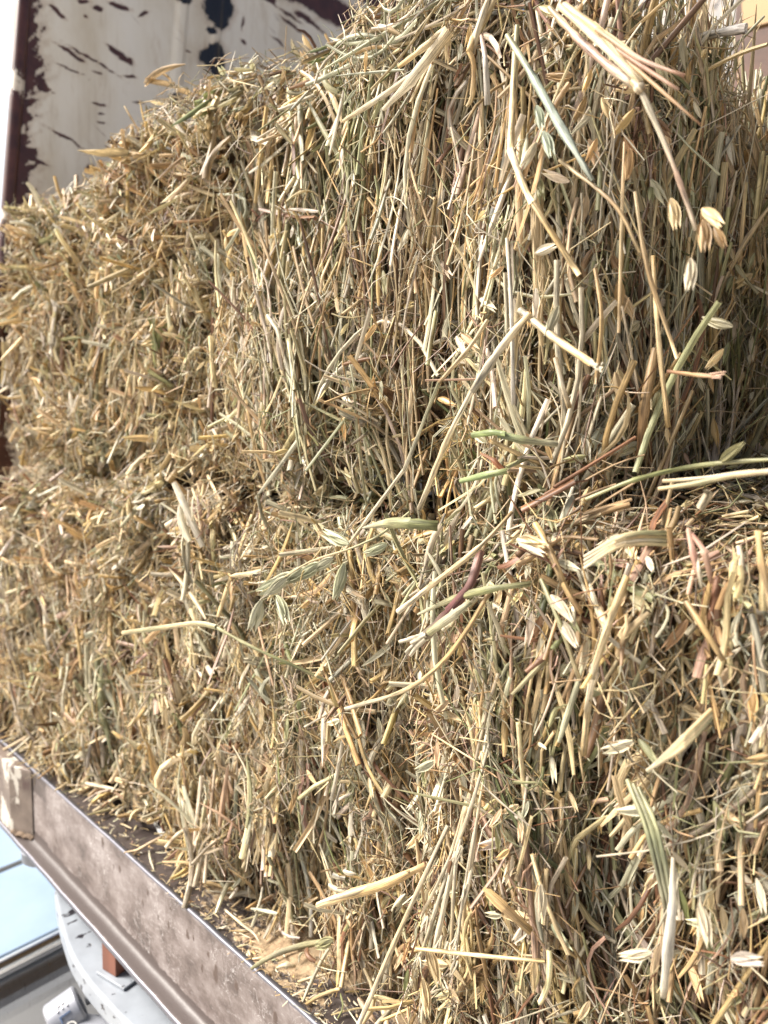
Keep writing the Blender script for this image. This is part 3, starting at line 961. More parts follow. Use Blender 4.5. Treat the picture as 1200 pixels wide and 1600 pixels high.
        # flat leaves and split straw
        s = np.where(typ == 1)[0]
        wd = rng.uniform(.0008, .0025, len(s)) * thick[s]
        wd = np.where(shred[s], rng.uniform(.00035, .0009, len(s)) * thick[s], wd)
        wd = np.where(rng.random(len(s)) < .022, rng.uniform(.0025, .0034, len(s)), wd)
        C = make_centre(p[s], dd[s], L[s], nn[s], 6, np.abs(rng.normal(0, .20, len(s))), .25)
        tp = np.array([.55, .95, 1.0, .95, .75, .12])
        tp2 = np.array([.9, 1.0, 1.0, 1.0, 1.0, .85])
        W = wd[:, None] * np.where(rng.random((len(s), 1)) < .55, tp, tp2)
        V, uv, q = strands(C, twisted(dd[s], unit(nn[s] + rng.normal(0, .6, (len(s), 3))), 6, 1.1), W, [STRIP, CURL][0], False)
        cu_ = rng.random(len(s)) < .45
        V2, _, _ = strands(C, twisted(dd[s], unit(nn[s] + rng.normal(0, .6, (len(s), 3))), 6, .5), W * .75, CURL, False)
        V[cu_] = V2[cu_]
        cv = vary(np.repeat(col[s][:, None], V.shape[1], 1), 6, 4)
        self.kinds['leaf_strip'] = Kind(V, uv, q, cv, visible(p[s], L[s], wd, o[s], nn[s]), C[:, 2])
        # fine chaff and hair
        fp_ = self.sample(n_fine); fs, fn = self.surf(fp_)
        up, sd = self.frames(fn)
        a = rng.uniform(0, 6.28, len(fs)); a = np.where(rng.random(len(fs)) < .5, rng.normal(0, .4, len(fs)), a)
        fd = unit(up * np.cos(a)[:, None] + sd * np.sin(a)[:, None] + fn * rng.normal(0, .4, (len(fs), 1)))
        Lf = np.exp(rng.normal(math.log(.024), .5, len(fs))).clip(.006, .08)
        fo = rng.uniform(-.010, .009, len(fs))
        C = make_centre(fs + fn * fo[:, None], fd, Lf, fn, 4, np.abs(rng.normal(0, .45, len(fs))), .3)
        W = (rng.uniform(.00018, .00065, (len(fs), 1))) * np.array([1, 1, .9, .5])[None]
        V, uv, q = strands(C, unit(rng.normal(0, 1, (len(fs), 3))), W, TRI, True)
        fcw = st['colour'](fs, self.cA(fs), self.cB(fs), np.zeros(len(fs), bool))
        cv = np.repeat(colours(fs, 0, 0, fcw, len(fs))[:, None], V.shape[1], 1)
        self.kinds['chaff'] = Kind(V, uv, q, cv, None, C[:, 2])
        # oat husks
        hp_ = self.sample(n_husk * 2)
        keep = rng.random(len(hp_)) < st['husk'](hp_).clip(0, 1)
        hs, hn = self.surf(hp_[keep])
        n_ = len(hs)
        up, sd = self.frames(hn)
        a = rng.normal(math.pi, .7, n_)
        hd = unit(up * np.cos(a)[:, None] + sd * np.sin(a)[:, None] + hn * rng.normal(.1, .25, (n_, 1)))
        ho = rng.uniform(-.006, .009, n_)
        hc = colours(hs, 0, 0, np.tile(np.array([[2.2, 3, 1.2, .8, .1, .05, .1, 1.6, .2, 1.4]]), (n_, 1)), n_)
        V, uv, q, cv = husk(hs + hn * ho[:, None], hd, hn, rng.uniform(.011, .021, n_), hc)
        px, py, z = project(hs)
        sc_ = visible(hs, np.full(n_, .02), np.full(n_, .003), ho, hn)
        self.kinds['oat_husk'] = Kind(V, uv, q, cv, sc_, hs)

    def emit(self, limits):
        mats = {'straw_stalk': M_STRAW, 'leaf_strip': M_LEAF, 'oat_husk': M_HUSK, 'chaff': M_STRAW}
        rest = {'straw_mass': []}
        for name, kd in self.kinds.items():
            left = np.ones(len(kd.V), bool)
            lim = limits.get(name, 0)
            if lim and kd.score is not None:
                best = np.argsort(-kd.score)[:lim]
                best = best[kd.score[best] > 0]
                left[best] = False
                for i in best:
                    c = kd.cen[i]
                    me = np_mesh(name, kd.V[i] - c, kd.q, kd.uv[i], kd.col[i])
                    link_mesh(name, me, mats[name], self.root, tuple(c - self.O))
            V, uv, cv = kd.V[left], kd.uv[left], kd.col[left]
            n, kv = V.shape[:2]
            Q = (kd.q[None] + (np.arange(n) * kv)[:, None, None]).reshape(-1, 4)
            nm = {'straw_stalk': 'straw_mass', 'leaf_strip': 'leaf_litter', 'oat_husk': 'husk_litter', 'chaff': 'chaff'}[name]
            if n:
                o = link_mesh(nm, np_mesh(nm, (V - self.O).reshape(-1, 3), Q, uv.reshape(-1, 2), cv.reshape(-1, 3)), mats[name], self.root)
                tag(o, kind='stuff')
        # the packed core under the loose stems
        Vs, Qs, off = [], [], 0
        lo, hi = self.lo, self.hi
        for face in ('front', 'top', 'right', 'left', 'back', 'under'):
            def fn(u, v, face=face):
                a = lo + (hi - lo) * np.stack([u, v, v], -1)
                if face == 'front': return np.stack([lo[0] + (hi[0] - lo[0]) * u, np.full_like(u, lo[1]), lo[2] + (hi[2] - lo[2]) * v], -1)
                if face == 'back': return np.stack([hi[0] + (lo[0] - hi[0]) * u, np.full_like(u, hi[1]), lo[2] + (hi[2] - lo[2]) * v], -1)
                if face == 'top': return np.stack([lo[0] + (hi[0] - lo[0]) * u, lo[1] + (hi[1] - lo[1]) * v, np.full_like(u, hi[2])], -1)
                if face == 'under': return np.stack([lo[0] + (hi[0] - lo[0]) * u, hi[1] + (lo[1] - hi[1]) * v, np.full_like(u, lo[2])], -1)
                if face == 'right': return np.stack([np.full_like(u, hi[0]), lo[1] + (hi[1] - lo[1]) * u, lo[2] + (hi[2] - lo[2]) * v], -1)
                return np.stack([np.full_like(u, lo[0]), hi[1] + (lo[1] - hi[1]) * u, lo[2] + (hi[2] - lo[2]) * v], -1)
            P, Qf = grid_patch(fn, 60, 40)
            p, n = self.surf(P)
            Vs.append(p - n * .036 - self.O); Qs.append(Qf + off); off += len(P)
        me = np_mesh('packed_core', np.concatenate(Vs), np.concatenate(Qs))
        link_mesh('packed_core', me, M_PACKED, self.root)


def husk(p, d, nrm, L, col, spread=.16, shells=2):
    """oat spikelets: lens shaped glumes that part towards their tips; returns per-spikelet arrays"""
    N = len(p)
    Vs, Us, Cs, Qs, off = [], [], [], [], 0
    side = unit(np.cross(d, nrm))
    for sgn_ in ((-1, 1, .25)[:shells]):
        t = np.linspace(0, 1, 6)[None, :, None]
        ang = rng.uniform(.1, .7, (N, 1)) * spread * sgn_
        dl = unit(d + side * ang)
        P = p[:, None] + dl[:, None] * L[:, None, None] * t + (side * sgn_)[:, None] * L[:, None, None] * (.022 * np.sin(t * 3.1))
        W = np.array([.30, .85, 1.0, .80, .40, .03])[None] * L[:, None] * .118
        V, uv, q = strands(P, side * 1.0 + np.cross(d, side) * .35 * sgn_, W, [(a, -b) for a, b in CUP] if sgn_ < 1 else CUP, False)
        c = np.repeat(col[:, None], V.shape[1], 1)
        f = np.repeat(np.linspace(.92, 1.12, 6), 5)[None, :, None]
        Vs.append(V); Us.append(uv); Cs.append((c * f * rng.normal(1, .06, (N, 1, 1))).clip(.02, .85)); Qs.append(q + off); off += V.shape[1]
    return np.concatenate(Vs, 1), np.concatenate(Us, 1), np.concatenate(Qs), np.concatenate(Cs, 1)


def W10(n, **kw):
    a = np.zeros((n, len(KEYS)))
    for k_, v_ in kw.items(): a[:, KEYS.index(k_)] = v_
    return a


def sm(x, a, b):
    t = np.clip((x - a) / (b - a), 0, 1); return t * t * (3 - 2 * t)


def blob(p, x, z, rx, rz):
    return np.exp(-((p[:, 0] - x) / rx) ** 2 - ((p[:, 2] - z) / rz) ** 2)


# --- upper bale
def up_brush(p):
    left = sm(-p[:, 0], .58, .74)
    return .06 + .70 * left * sm(p[:, 2], .58, .70) + .35 * left + .50 * sm(-p[:, 2], -.50, -.44) * sm(-p[:, 0], .30, .40) + .75 * blob(p, -.45, .50, .06, .05)


def up_colour(p, a, b, isb):
    n = len(p); left = sm(-p[:, 0], .50, .85)
    w_ = W10(n, cream=2.6, pale=3.2, gold=.9, tan=1.0, brown=.55, rust=.03, pink=.3, sage=1.1, green=.30, grey=1.0)
    g = sm(a, -.2, .6) * (1 - .55 * left)
    for k_ in ('sage', 'green', 'grey'): w_[:, KEYS.index(k_)] *= .45 + 2.2 * g
    br = sm(b, .1, .7)
    for k_ in ('brown', 'rust', 'tan', 'pink'): w_[:, KEYS.index(k_)] *= .6 + 1.2 * br
    bb = isb.astype(float) * .8 + left * .8
    w_[:, KEYS.index('gold')] *= 1 + 1.7 * bb; w_[:, KEYS.index('pale')] *= 1 + .9 * bb
    endf = sm(p[:, 0], -.27, -.24)
    for k_ in ('sage', 'green', 'grey'): w_[:, KEYS.index(k_)] *= 1 + 2.2 * endf
    for k_ in ('rust', 'pink', 'tan'): w_[:, KEYS.index(k_)] *= 1 - .6 * endf
    return w_


def up_extra(p, n):
    # slumped right front corner, tuft in the lower middle
    return -.050 * sm(p[:, 0], -.36, -.24) * sm(p[:, 2], .70, .80) - .026 * n[:, 2].clip(0, 1) * sm(p[:, 0], -.40, -.30) + n[:, 2].clip(0, 1) * (.006 * sm(-p[:, 0], .40, .50) + .027 * sm(-p[:, 0], .55, .68) - .036 * sm(-p[:, 0], .80, 1.0) - .008 * sm(-p[:, 0], .98, 1.14)) + .020 * blob(p, -.45, .49, .06, .05) + .016 * blob(p, -.80, .76, .10, .06) + .018 * blob(p, -.35, .80, .10, .05)


B_UP = Bale((-1.27, .420, .404), (-.245, .90, .785), .050, 21, 'uppermost oat hay bale with long stems hanging over its right corner', [
    ('front', -1.27, -.245, .405, .785, 1.0), ('top', -1.27, -.245, .42, .62, .7), ('right', .42, .90, .405, .785, .9), ('left', .42, .52, .405, .785, .5)],
    dict(brush=up_brush, colour=up_colour, len=lambda p: .042 + .050 * sm(p[:, 0], -.70, -.38), lean=.03, swirl=.20, jit=.15, wild=.06, stem=.44, thick=lambda p: .95 + .95 * sm(-p[:, 0], .42, .75), extra=up_extra,
         husk=lambda p: .25 + .75 * sm(p[:, 0], -.42, -.25)))


# --- lower bale on the left
def lo_brush(p):
    return .12 + .62 * sm(p[:, 2], .23, .30) + .20 * sm(-p[:, 0], .6, 1.0)


def lo_colour(p, a, b, isb):
    n = len(p)
    w_ = W10(n, cream=2.7, pale=3.9, gold=1.5, tan=.9, brown=.5, rust=.15, pink=.5, sage=.6, green=.15, grey=.6)
    g = sm(a, -.1, .6)
    for k_ in ('sage', 'green', 'grey'): w_[:, KEYS.index(k_)] *= .4 + 2.0 * g
    br = sm(b, .1, .7)
    for k_ in ('brown', 'rust', 'tan', 'pink'): w_[:, KEYS.index(k_)] *= .6 + 1.3 * br
    w_[:, KEYS.index('gold')] *= 1 + .9 * isb
    return w_


B_LL = Bale((-1.29, .404, -.045), (-.385, .86, .404), .047, 41, 'lower left oat hay bale bristling with golden cut ends above the steel channel', [
    ('front', -1.29, -.375, .0, .405, 1.0), ('top', -1.2, -.375, .40, .46, .5), ('left', .40, .52, 0, .405, .5), ('right', .40, .50, 0, .405, .5)],
    dict(brush=lo_brush, colour=lo_colour, len=lambda p: np.full(len(p), .044), lean=-.22, swirl=.35, jit=.28, wild=.15, stem=.34, thick=lambda p: 1.35 + .65 * sm(-p[:, 0], .5, .8),
         husk=lambda p: .10 + .25 * sm(p[:, 0], -.7, -.4), extra=lambda p, n: .016 * blob(p, -.5, .35, .14, .035) - .014 * blob(p, -.6, .26, .3, .03) + .032 * sm(-p[:, 0], .86, 1.0) * sm(-p[:, 2], -.16, -.02)))


# --- lower bale on the right
def lr_brush(p):
    return .10 + .12 * sm(-p[:, 0], .28, .38) + 0


def lr_colour(p, a, b, isb):
    n = len(p)
    w_ = W10(n, cream=2.2, pale=2.4, gold=.9, tan=1.5, brown=.9, rust=.35, pink=.7, sage=.8, green=.28, grey=.8)
    g = sm(a, -.2, .6)
    for k_ in ('sage', 'green', 'grey'): w_[:, KEYS.index(k_)] *= .45 + 2.0 * g
    br = sm(b, -.1, .6)
    for k_ in ('brown', 'rust', 'tan', 'pink'): w_[:, KEYS.index(k_)] *= .6 + 1.3 * br
    topf = sm(p[:, 2], .37, .40)
    for k_ in ('sage', 'green', 'grey'): w_[:, KEYS.index(k_)] *= 1 + 1.5 * topf
    return w_


B_LR = Bale((-.372, .386, -.045), (.36, .84, .404), .040, 61, 'lower right oat hay bale nearest the camera with a bare flat top ledge', [
    ('front', -.375, .0, .0, .402, 1.0), ('top', -.375, .05, .388, .70, .8), ('left', .388, .45, 0, .404, .6)],
    dict(brush=lr_brush, colour=lr_colour, len=lambda p: np.full(len(p), .052), lean=.02, swirl=.26, jit=.20, wild=.08, stem=.38, thick=lambda p: np.full(len(p), 1.05),
         husk=lambda p: .55 + .2 * sm(-p[:, 2], -.2, -.1), extra=lambda p, n: .010 * blob(p, -.30, .33, .06, .05) + .026 * n[:, 2].clip(0, 1) * sm(p[:, 1], .43, .58)))

B_BLOCK_LO = Bale((-.105, .50, .425), (.815, .95, .81), .05, 81, 'unseen oat hay bale added right of the bare ledge to block sky light', [  # added out of view to keep sky light off the recess
    ('front', -.105, .815, .425, .81, 1.0), ('left', .50, .95, .425, .81, 1.0), ('top', -.105, .815, .50, .95, 1.0)],
    dict(brush=lambda p: np.full(len(p), .2), thick=lambda p: np.full(len(p), 1.0), colour=lr_colour, len=lambda p: np.full(len(p), .07), husk=lambda p: np.full(len(p), .3)))

B_BLOCK_HI = Bale((-.085, .51, .80), (.835, .96, 1.18), .05, 91, 'unseen top oat hay bale added at the right to block more sky light', [  # second unseen bale, added on top to block sky from the upper right
    ('front', -.085, .835, .80, 1.18, 1.0), ('left', .51, .96, .80, 1.18, 1.0), ('top', -.085, .835, .51, .96, 1.0)],
    dict(brush=lambda p: np.full(len(p), .2), thick=lambda p: np.full(len(p), 1.0), colour=lr_colour, len=lambda p: np.full(len(p), .07), husk=lambda p: np.full(len(p), .3)))
B_BLOCK_HI.build(1100, 3.0, 40, 600)
B_BLOCK_LO.build(1500, 3.0, 40, 1000)
B_UP.build(4200, 4.5, 1000, 11000)
B_LL.build(3500, 4.5, 500, 12000)
B_LR.build(3400, 4.5, 1000, 9000)
LIM = {'straw_stalk': 300, 'leaf_strip': 300, 'oat_husk': 150}
for b_ in (B_UP, B_LL, B_LR):
    b_.emit(LIM)
B_BLOCK_LO.emit({}); B_BLOCK_HI.emit({})

# ------------------------------------------------------------------ single stalks, leaves and oat heads that stand out
rng = np.random.default_rng(77)
OCT = [(1, 0), (.78, .52), (.18, .46), (-.55, .66), (-1, .12), (-.72, -.46), (.05, -.70), (.66, -.52)]


def curve(pts, n, smooth=True):
    """pts rows of (px, py, Y) -> n world points; smooth rounds the bends"""
    W = np.array([at(a, b, c) for a, b, c in pts])
    ln = np.concatenate([[0], np.cumsum(np.linalg.norm(np.diff(W, axis=0), axis=1))])
    t = np.unique(np.concatenate([np.linspace(0, ln[-1], n), ln * .999999]))[:]
    if smooth and len(W) > 2:
        # Catmull-Rom through the points
        out = []
        Wp = np.concatenate([[2 * W[0] - W[1]], W, [2 * W[-1] - W[-2]]])
        for x in t:
            i = min(np.searchsorted(ln, x, 'right') - 1, len(W) - 2); u = (x - ln[i]) / (ln[i + 1] - ln[i])
            a, b, c, d = Wp[i:i + 4]
            out.append(.5 * ((2 * b) + (-a + c) * u + (2 * a - 5 * b + 4 * c - d) * u * u + (-a + 3 * b - 3 * c + d) * u ** 3))
        return np.array(out)
    return np.stack([np.interp(t, ln, W[:, i]) for i in range(3)], -1)


def tint(c):
    return np.array(PAL[c] if isinstance(c, str) else c) * (1.0 if isinstance(c, str) else .70)


def blade(kind, pts, wpx, cols, n=14, smooth=True, prof=None, taper=None, roll=0.0, rough=.09):
    """one swept piece: wpx half widths in photo pixels along it, cols colours along it"""
    C = curve(pts, n, smooth)
    m_ = len(C)
    z = (C - CAM) @ CX[2]
    t = np.linspace(0, 1, m_)
    wv = np.interp(t, np.linspace(0, 1, len(wpx)), wpx) * z / F
    wv = wv * (1 + rng.normal(0, rough, m_)) * (.80 if kind == 'stem' else .92)
    pr = prof or (OCT if kind == 'stem' else STRIP)
    d = unit((C[-1] - C[0])[None])[0]
    view = unit((CAM - C.mean(0))[None])[0]
    sd = np.cross(d, view); sd = sd * math.cos(roll) + view * math.sin(roll)
    V, uv, q = strands(C[None], sd[None], wv[None], pr, kind == 'stem')
    kp = len(pr)
    cc_ = np.stack([np.interp(t, np.linspace(0, 1, len(cols)), [tint(c)[i] for c in cols]) for i in range(3)], -1)
    cv = vary(np.repeat(cc_, kp, 0)[None], m_, kp)[0]
    return V[0], uv[0], q, cv


def shred(p0, dirs_px, L_px, wpx, col, count, Y, spread=10):
    """torn fibres fanning out of a broken end; p0 = (px, py)"""
    out = []
    for i in range(count):
        a = rad(dirs_px + rng.normal(0, spread)); l = L_px * rng.uniform(.5, 1.1)
        x0, y0 = p0[0] + rng.normal(0, 2), p0[1] + rng.normal(0, 2)
        mx, my = x0 + l * .5 * math.cos(a), y0 + l * .5 * math.sin(a)
        a2 = a + rng.normal(0, .2)
        out.append(blade('leaf', [(x0, y0, Y), (mx, my, Y - .002), (mx + l * .5 * math.cos(a2), my + l * .5 * math.sin(a2), Y - .004)], [wpx, wpx, wpx * .5], [col, col], 5))
    return out


def glume(px, py, ang, L_px, Y, col='cream', tilt=0.0, spread=.16):
    """an oat husk with its base at the pixel, pointing along ang in the picture"""
    a = rad(ang); p = at(px, py, Y); p2 = at(px + 20 * math.cos(a), py + 20 * math.sin(a), Y - tilt * .25)
    d = unit((p2 - p)[None]); z = (p - CAM) @ CX[2]
    nrm = unit((CAM - p)[None])
    V, uv, q, cv = husk(p[None], d, nrm, np.array([L_px * z / F]), tint(col)[None], spread, 3)
    return V[0], uv[0], q, vary(cv, cv.shape[1] // 5, 5)[0]


def join(parts):
    Vs, Us, Qs, Cs, off = [], [], [], [], 0
    for V, uv, q, cv in parts:
        Vs.append(V); Us.append(uv); Qs.append(q + off); Cs.append(cv); off += len(V)
    return np.concatenate(Vs), np.concatenate(Us), np.concatenate(Qs), np.concatenate(Cs)


def single(name, label, cat, part_, mat=M_STRAW, group=None):
    V, uv, q, cv = part_
    c = V.mean(0)
    o = link_mesh(name, np_mesh(name, V - c, q, uv, cv), mat, None, tuple(c))
    return tag(o, label, cat, group)


def multi(name, label, cat, parts, group=None):
    """parts: rows of (part name, data, material)"""
    c = parts[0][1][0].mean(0)
    r = empty(name, tuple(c), label, cat, group)
    for nm, (V, uv, q, cv), mat in parts:
        cc2 = V.mean(0)
        link_mesh(nm, np_mesh(nm, V - cc2, q, uv, cv), mat, r, tuple(cc2 - c))
    return r


A_, B_ = .385, .375
multi('broken_stalk', 'long broken stalk with speckled pink sheath and pale thin lower half at the upper right', 'straw', [
    ('sheath', blade('stem', [(858, 12, .385), (905, 62, .375), (950, 102, .368), (992, 132, .362)], [5, 8, 9, 8], ['pale', 'pink', 'pink', 'cream'], 12), M_STRAW),
    ('sheath', blade('leaf', [(872, 8, .375), (925, 55, .366), (1000, 128, .357)], [5, 6, 5], ['pale', 'cream', 'pale'], 10), M_LEAF),
    ('node', blade('stem', [(988, 126, .358), (998, 135, .358), (1004, 144, .359)], [8, 11, 7], ['gold', 'cream', 'tan'], 6), M_STRAW),
    ('stem', blade('stem', [(1000, 138, .359), (1030, 205, .362), (1055, 265, .365), (1088, 360, .37)], [5.5, 5.5, 5, 4], ['cream', 'cream', 'pink', 'cream'], 14), M_STRAW)])
single('straw_stalk', 'pair of golden split straws lying just above the broken pink sheath', 'straw', join([
    blade('leaf', [(880, 5, .38), (940, 52, .37), (990, 122, .36)], [5, 6, 3], ['pale', 'gold', 'pale'], 10), blade('leaf', [(895, 18, .38), (960, 62, .37), (1000, 92, .362)], [4, 4, 2], ['gold', 'pale', 'tan'], 8)]), M_LEAF)
single('torn_leaf', 'rust brown torn leaf in three tips pointing down right beside the pink sheath', 'leaf', join([
    blade('leaf', [(930, 45, .37), (1000, 92, .36), (1070, 118, .355)], [4, 4, 2.5], ['tan', 'pink', 'rust'], 8), blade('leaf', [(940, 60, .37), (1010, 108, .36), (1060, 140, .357)], [4, 4, 1.5], ['pink', 'rust', 'pink'], 8),
    blade('leaf', [(950, 70, .37), (1020, 130, .36), (1095, 195, .357)], [4, 3, 1], ['tan', 'tan', 'rust'], 8)]), M_LEAF)
multi('hollow_straw', 'thick hollow straw with a white open end sticking out at the top right', 'straw', [
    ('stem', blade('stem', [(960, 90, .56), (1040, 72, .55), (1098, 56, .54)], [10, 10, 8], ['gold', 'tan', 'pale'], 10), M_STRAW),
    ('open_end', blade('stem', [(1096, 57, .539), (1130, 50, .537), (1166, 44, .535)], [7, 8, 9.5], ['cream', (.85, .78, .70), (.85, .78, .72)], 6), M_STRAW)])
single('blue_green_straw', 'thick blue green stem slanting down right at the top of the upper bale', 'straw', blade('stem', [(792, 55, .385), (828, 112, .375), (880, 205, .37), (926, 282, .37)], [5, 7, 9, 3], ['sage', (.42, .48, .36), (.50, .56, .46), (.52, .55, .45)], 14))
single('bent_stalk', 'thick pale stalk bent at two joints, hanging left of the blue green stem', 'straw', join([blade('stem', [(808, 40, .395), (803, 130, .388), (797, 236, .38)], [6, 7, 7], ['sage', 'pale', 'pale'], 10), blade('stem', [(797, 234, .38), (818, 290, .372), (832, 318, .372)], [7.5, 7, 7], ['cream', 'pale', 'pale'], 6),
    blade('stem', [(832, 316, .372), (850, 345, .374), (905, 430, .385)], [6, 6, 5], ['pale', 'gold', 'pale'], 8)]))
single('straw_stalk', 'thin straight straw crossing down from the bent stalk to the dark corner', 'straw', blade('stem', [(874, 250, .375), (960, 320, .372), (1000, 395, .378)], [3.5, 4, 3], ['pale', 'tan', 'pale'], 10))
single('broad_straw', 'broad cream straw sheath lying diagonally across the crown of the upper bale', 'straw', join([blade('leaf', [(598, 172, .385), (640, 128, .378), (702, 48, .385)], [3, 10, 9], ['cream', 'cream', 'pale'], 12), blade('leaf', [(535, 190, .392), (598, 150, .382), (650, 112, .382)], [3, 5, 4], ['pale', 'cream', 'pale'], 10),
    blade('leaf', [(622, 105, .38), (655, 80, .378), (698, 45, .385)], [3, 5, 6], ['gold', 'pale', 'pale'], 8)]), M_LEAF)
single('straw_stalk', 'pale straight stem standing upright at the top of the upper bale', 'straw', blade('stem', [(770, -20, .40), (752, 30, .388), (737, 84, .386)], [5, 6, 6], ['pale', 'cream', 'pale'], 8))
single('straw_stalk', 'kinked yellow straw dropping from the top edge beside the upright stem', 'straw', join([blade('stem', [(772, 0, .398), (740, 60, .386), (733, 82, .382)], [6, 6.5, 6.5], ['pale', 'pale', 'gold'], 8), blade('stem', [(733, 80, .382), (740, 100, .384), (738, 150, .392), (730, 166, .395)], [5, 4.5, 5, 4], ['gold', 'tan', 'pale', 'pale'], 8)]))
single('straw_stalk', 'white split straw hanging straight down under the kinked yellow straw', 'straw', blade('leaf', [(752, 54, .385), (758, 90, .38), (762, 164, .386)], [3, 5, 5.5], ['pink', (.82, .76, .66), (.8, .72, .6)], 8), M_LEAF)
single('diagonal_stalk', 'long thick pale stalk leaning left from the middle of the upper bale to the seam', 'straw', join([blade('stem', [(828, 490, .37), (782, 545, .362), (738, 612, .358)], [7, 8, 6], ['pale', 'cream', 'cream'], 10), blade('stem', [(738, 610, .358), (700, 685, .358), (655, 796, .368)], [5, 5.5, 5], ['cream', 'pale', 'cream'], 10)]))
single('diagonal_stalk', 'long thin greenish stalk running left of the thick pale one down past the seam', 'straw', join([blade('stem', [(762, 500, .385), (732, 545, .376), (686, 598, .37)], [4, 4, 3.5], ['pale', 'pale', 'tan'], 8), blade('stem', [(686, 597, .37), (640, 715, .366), (632, 735, .366)], [3.5, 4, 4.5], ['sage', 'grey', 'cream'], 8), blade('stem', [(632, 733, .366), (590, 790, .37), (540, 858, .378)], [4, 4, 3.5], ['cream', 'cream', 'pale'], 8)]))
multi('frayed_stalk', 'thick golden stalk with a frayed end pointing down right across the upper bale', 'straw', [
    ('stem', blade('stem', [(812, 484, .375), (865, 527, .366), (925, 568, .36)], [7, 8, 8], ['cream', 'pale', 'gold'], 10), M_STRAW),
    ('frayed_end', join(shred((922, 566), 38, 26, 2.6, 'cream', 7, .359, 12)), M_LEAF)])
single('straw_stalk', 'white thin straw hanging straight down left of the frayed golden stalk', 'straw', blade('stem', [(792, 372, .375), (799, 480, .368), (802, 632, .37)], [3.5, 4, 4], ['cream', (.85, .8, .7), (.82, .74, .6)], 10))
for i, (pts, wd_, cl, lb) in enumerate([
    ([(976, 222, .40), (972, 330, .395), (967, 520, .405)], [3, 3.5, 4], ['tan', 'pale', 'tan'], 'straight tan straw hanging down the shaded corner, leftmost of the long ones there'),
    ([(1020, 400, .44), (1028, 520, .43), (1044, 668, .435)], [4, 5, 4], ['gold', 'pale', 'gold'], 'longest golden straw hanging into the dark recess above the ledge'),
    ([(1024, 545, .45), (1010, 620, .44), (1000, 716, .45)], [8, 11, 10], ['tan', 'tan', 'rust'], 'wide brown flattened stem standing in the dark recess above the ledge'),
    ([(930, 420, .40), (940, 500, .395), (932, 600, .405)], [4, 4, 4], ['tan', 'gold', 'tan'], 'tan straw hanging at the corner of the upper bale beside the frayed stalk'),
    ([(992, 300, .41), (1012, 420, .405), (1058, 560, .42)], [4, 4.5, 4], ['pale', 'tan', 'pale'], 'pale straw slanting down right across the recess behind the hanging oats'),
    ([(868, 560, .39), (878, 600, .383), (890, 638, .385)], [5, 5, 5], ['pale', 'cream', 'gold'], 'short cut straw hanging under the frayed golden stalk')]):
    single('straw_stalk', lb, 'straw', blade('stem', pts, wd_, cl, 10))
multi('rust_leaf', 'thin rust brown leaf with split tip sticking out sideways before the dark recess', 'leaf', [
    ('blade', blade('leaf', [(1042, 580, .41), (1080, 585, .40), (1118, 588, .392)], [3, 4, 4], ['rust', 'tan', 'pink'], 8), M_LEAF),
    ('split_tip', join(shred((1112, 587), -4, 26, 1.4, 'pink', 4, .392, 6)), M_LEAF)])
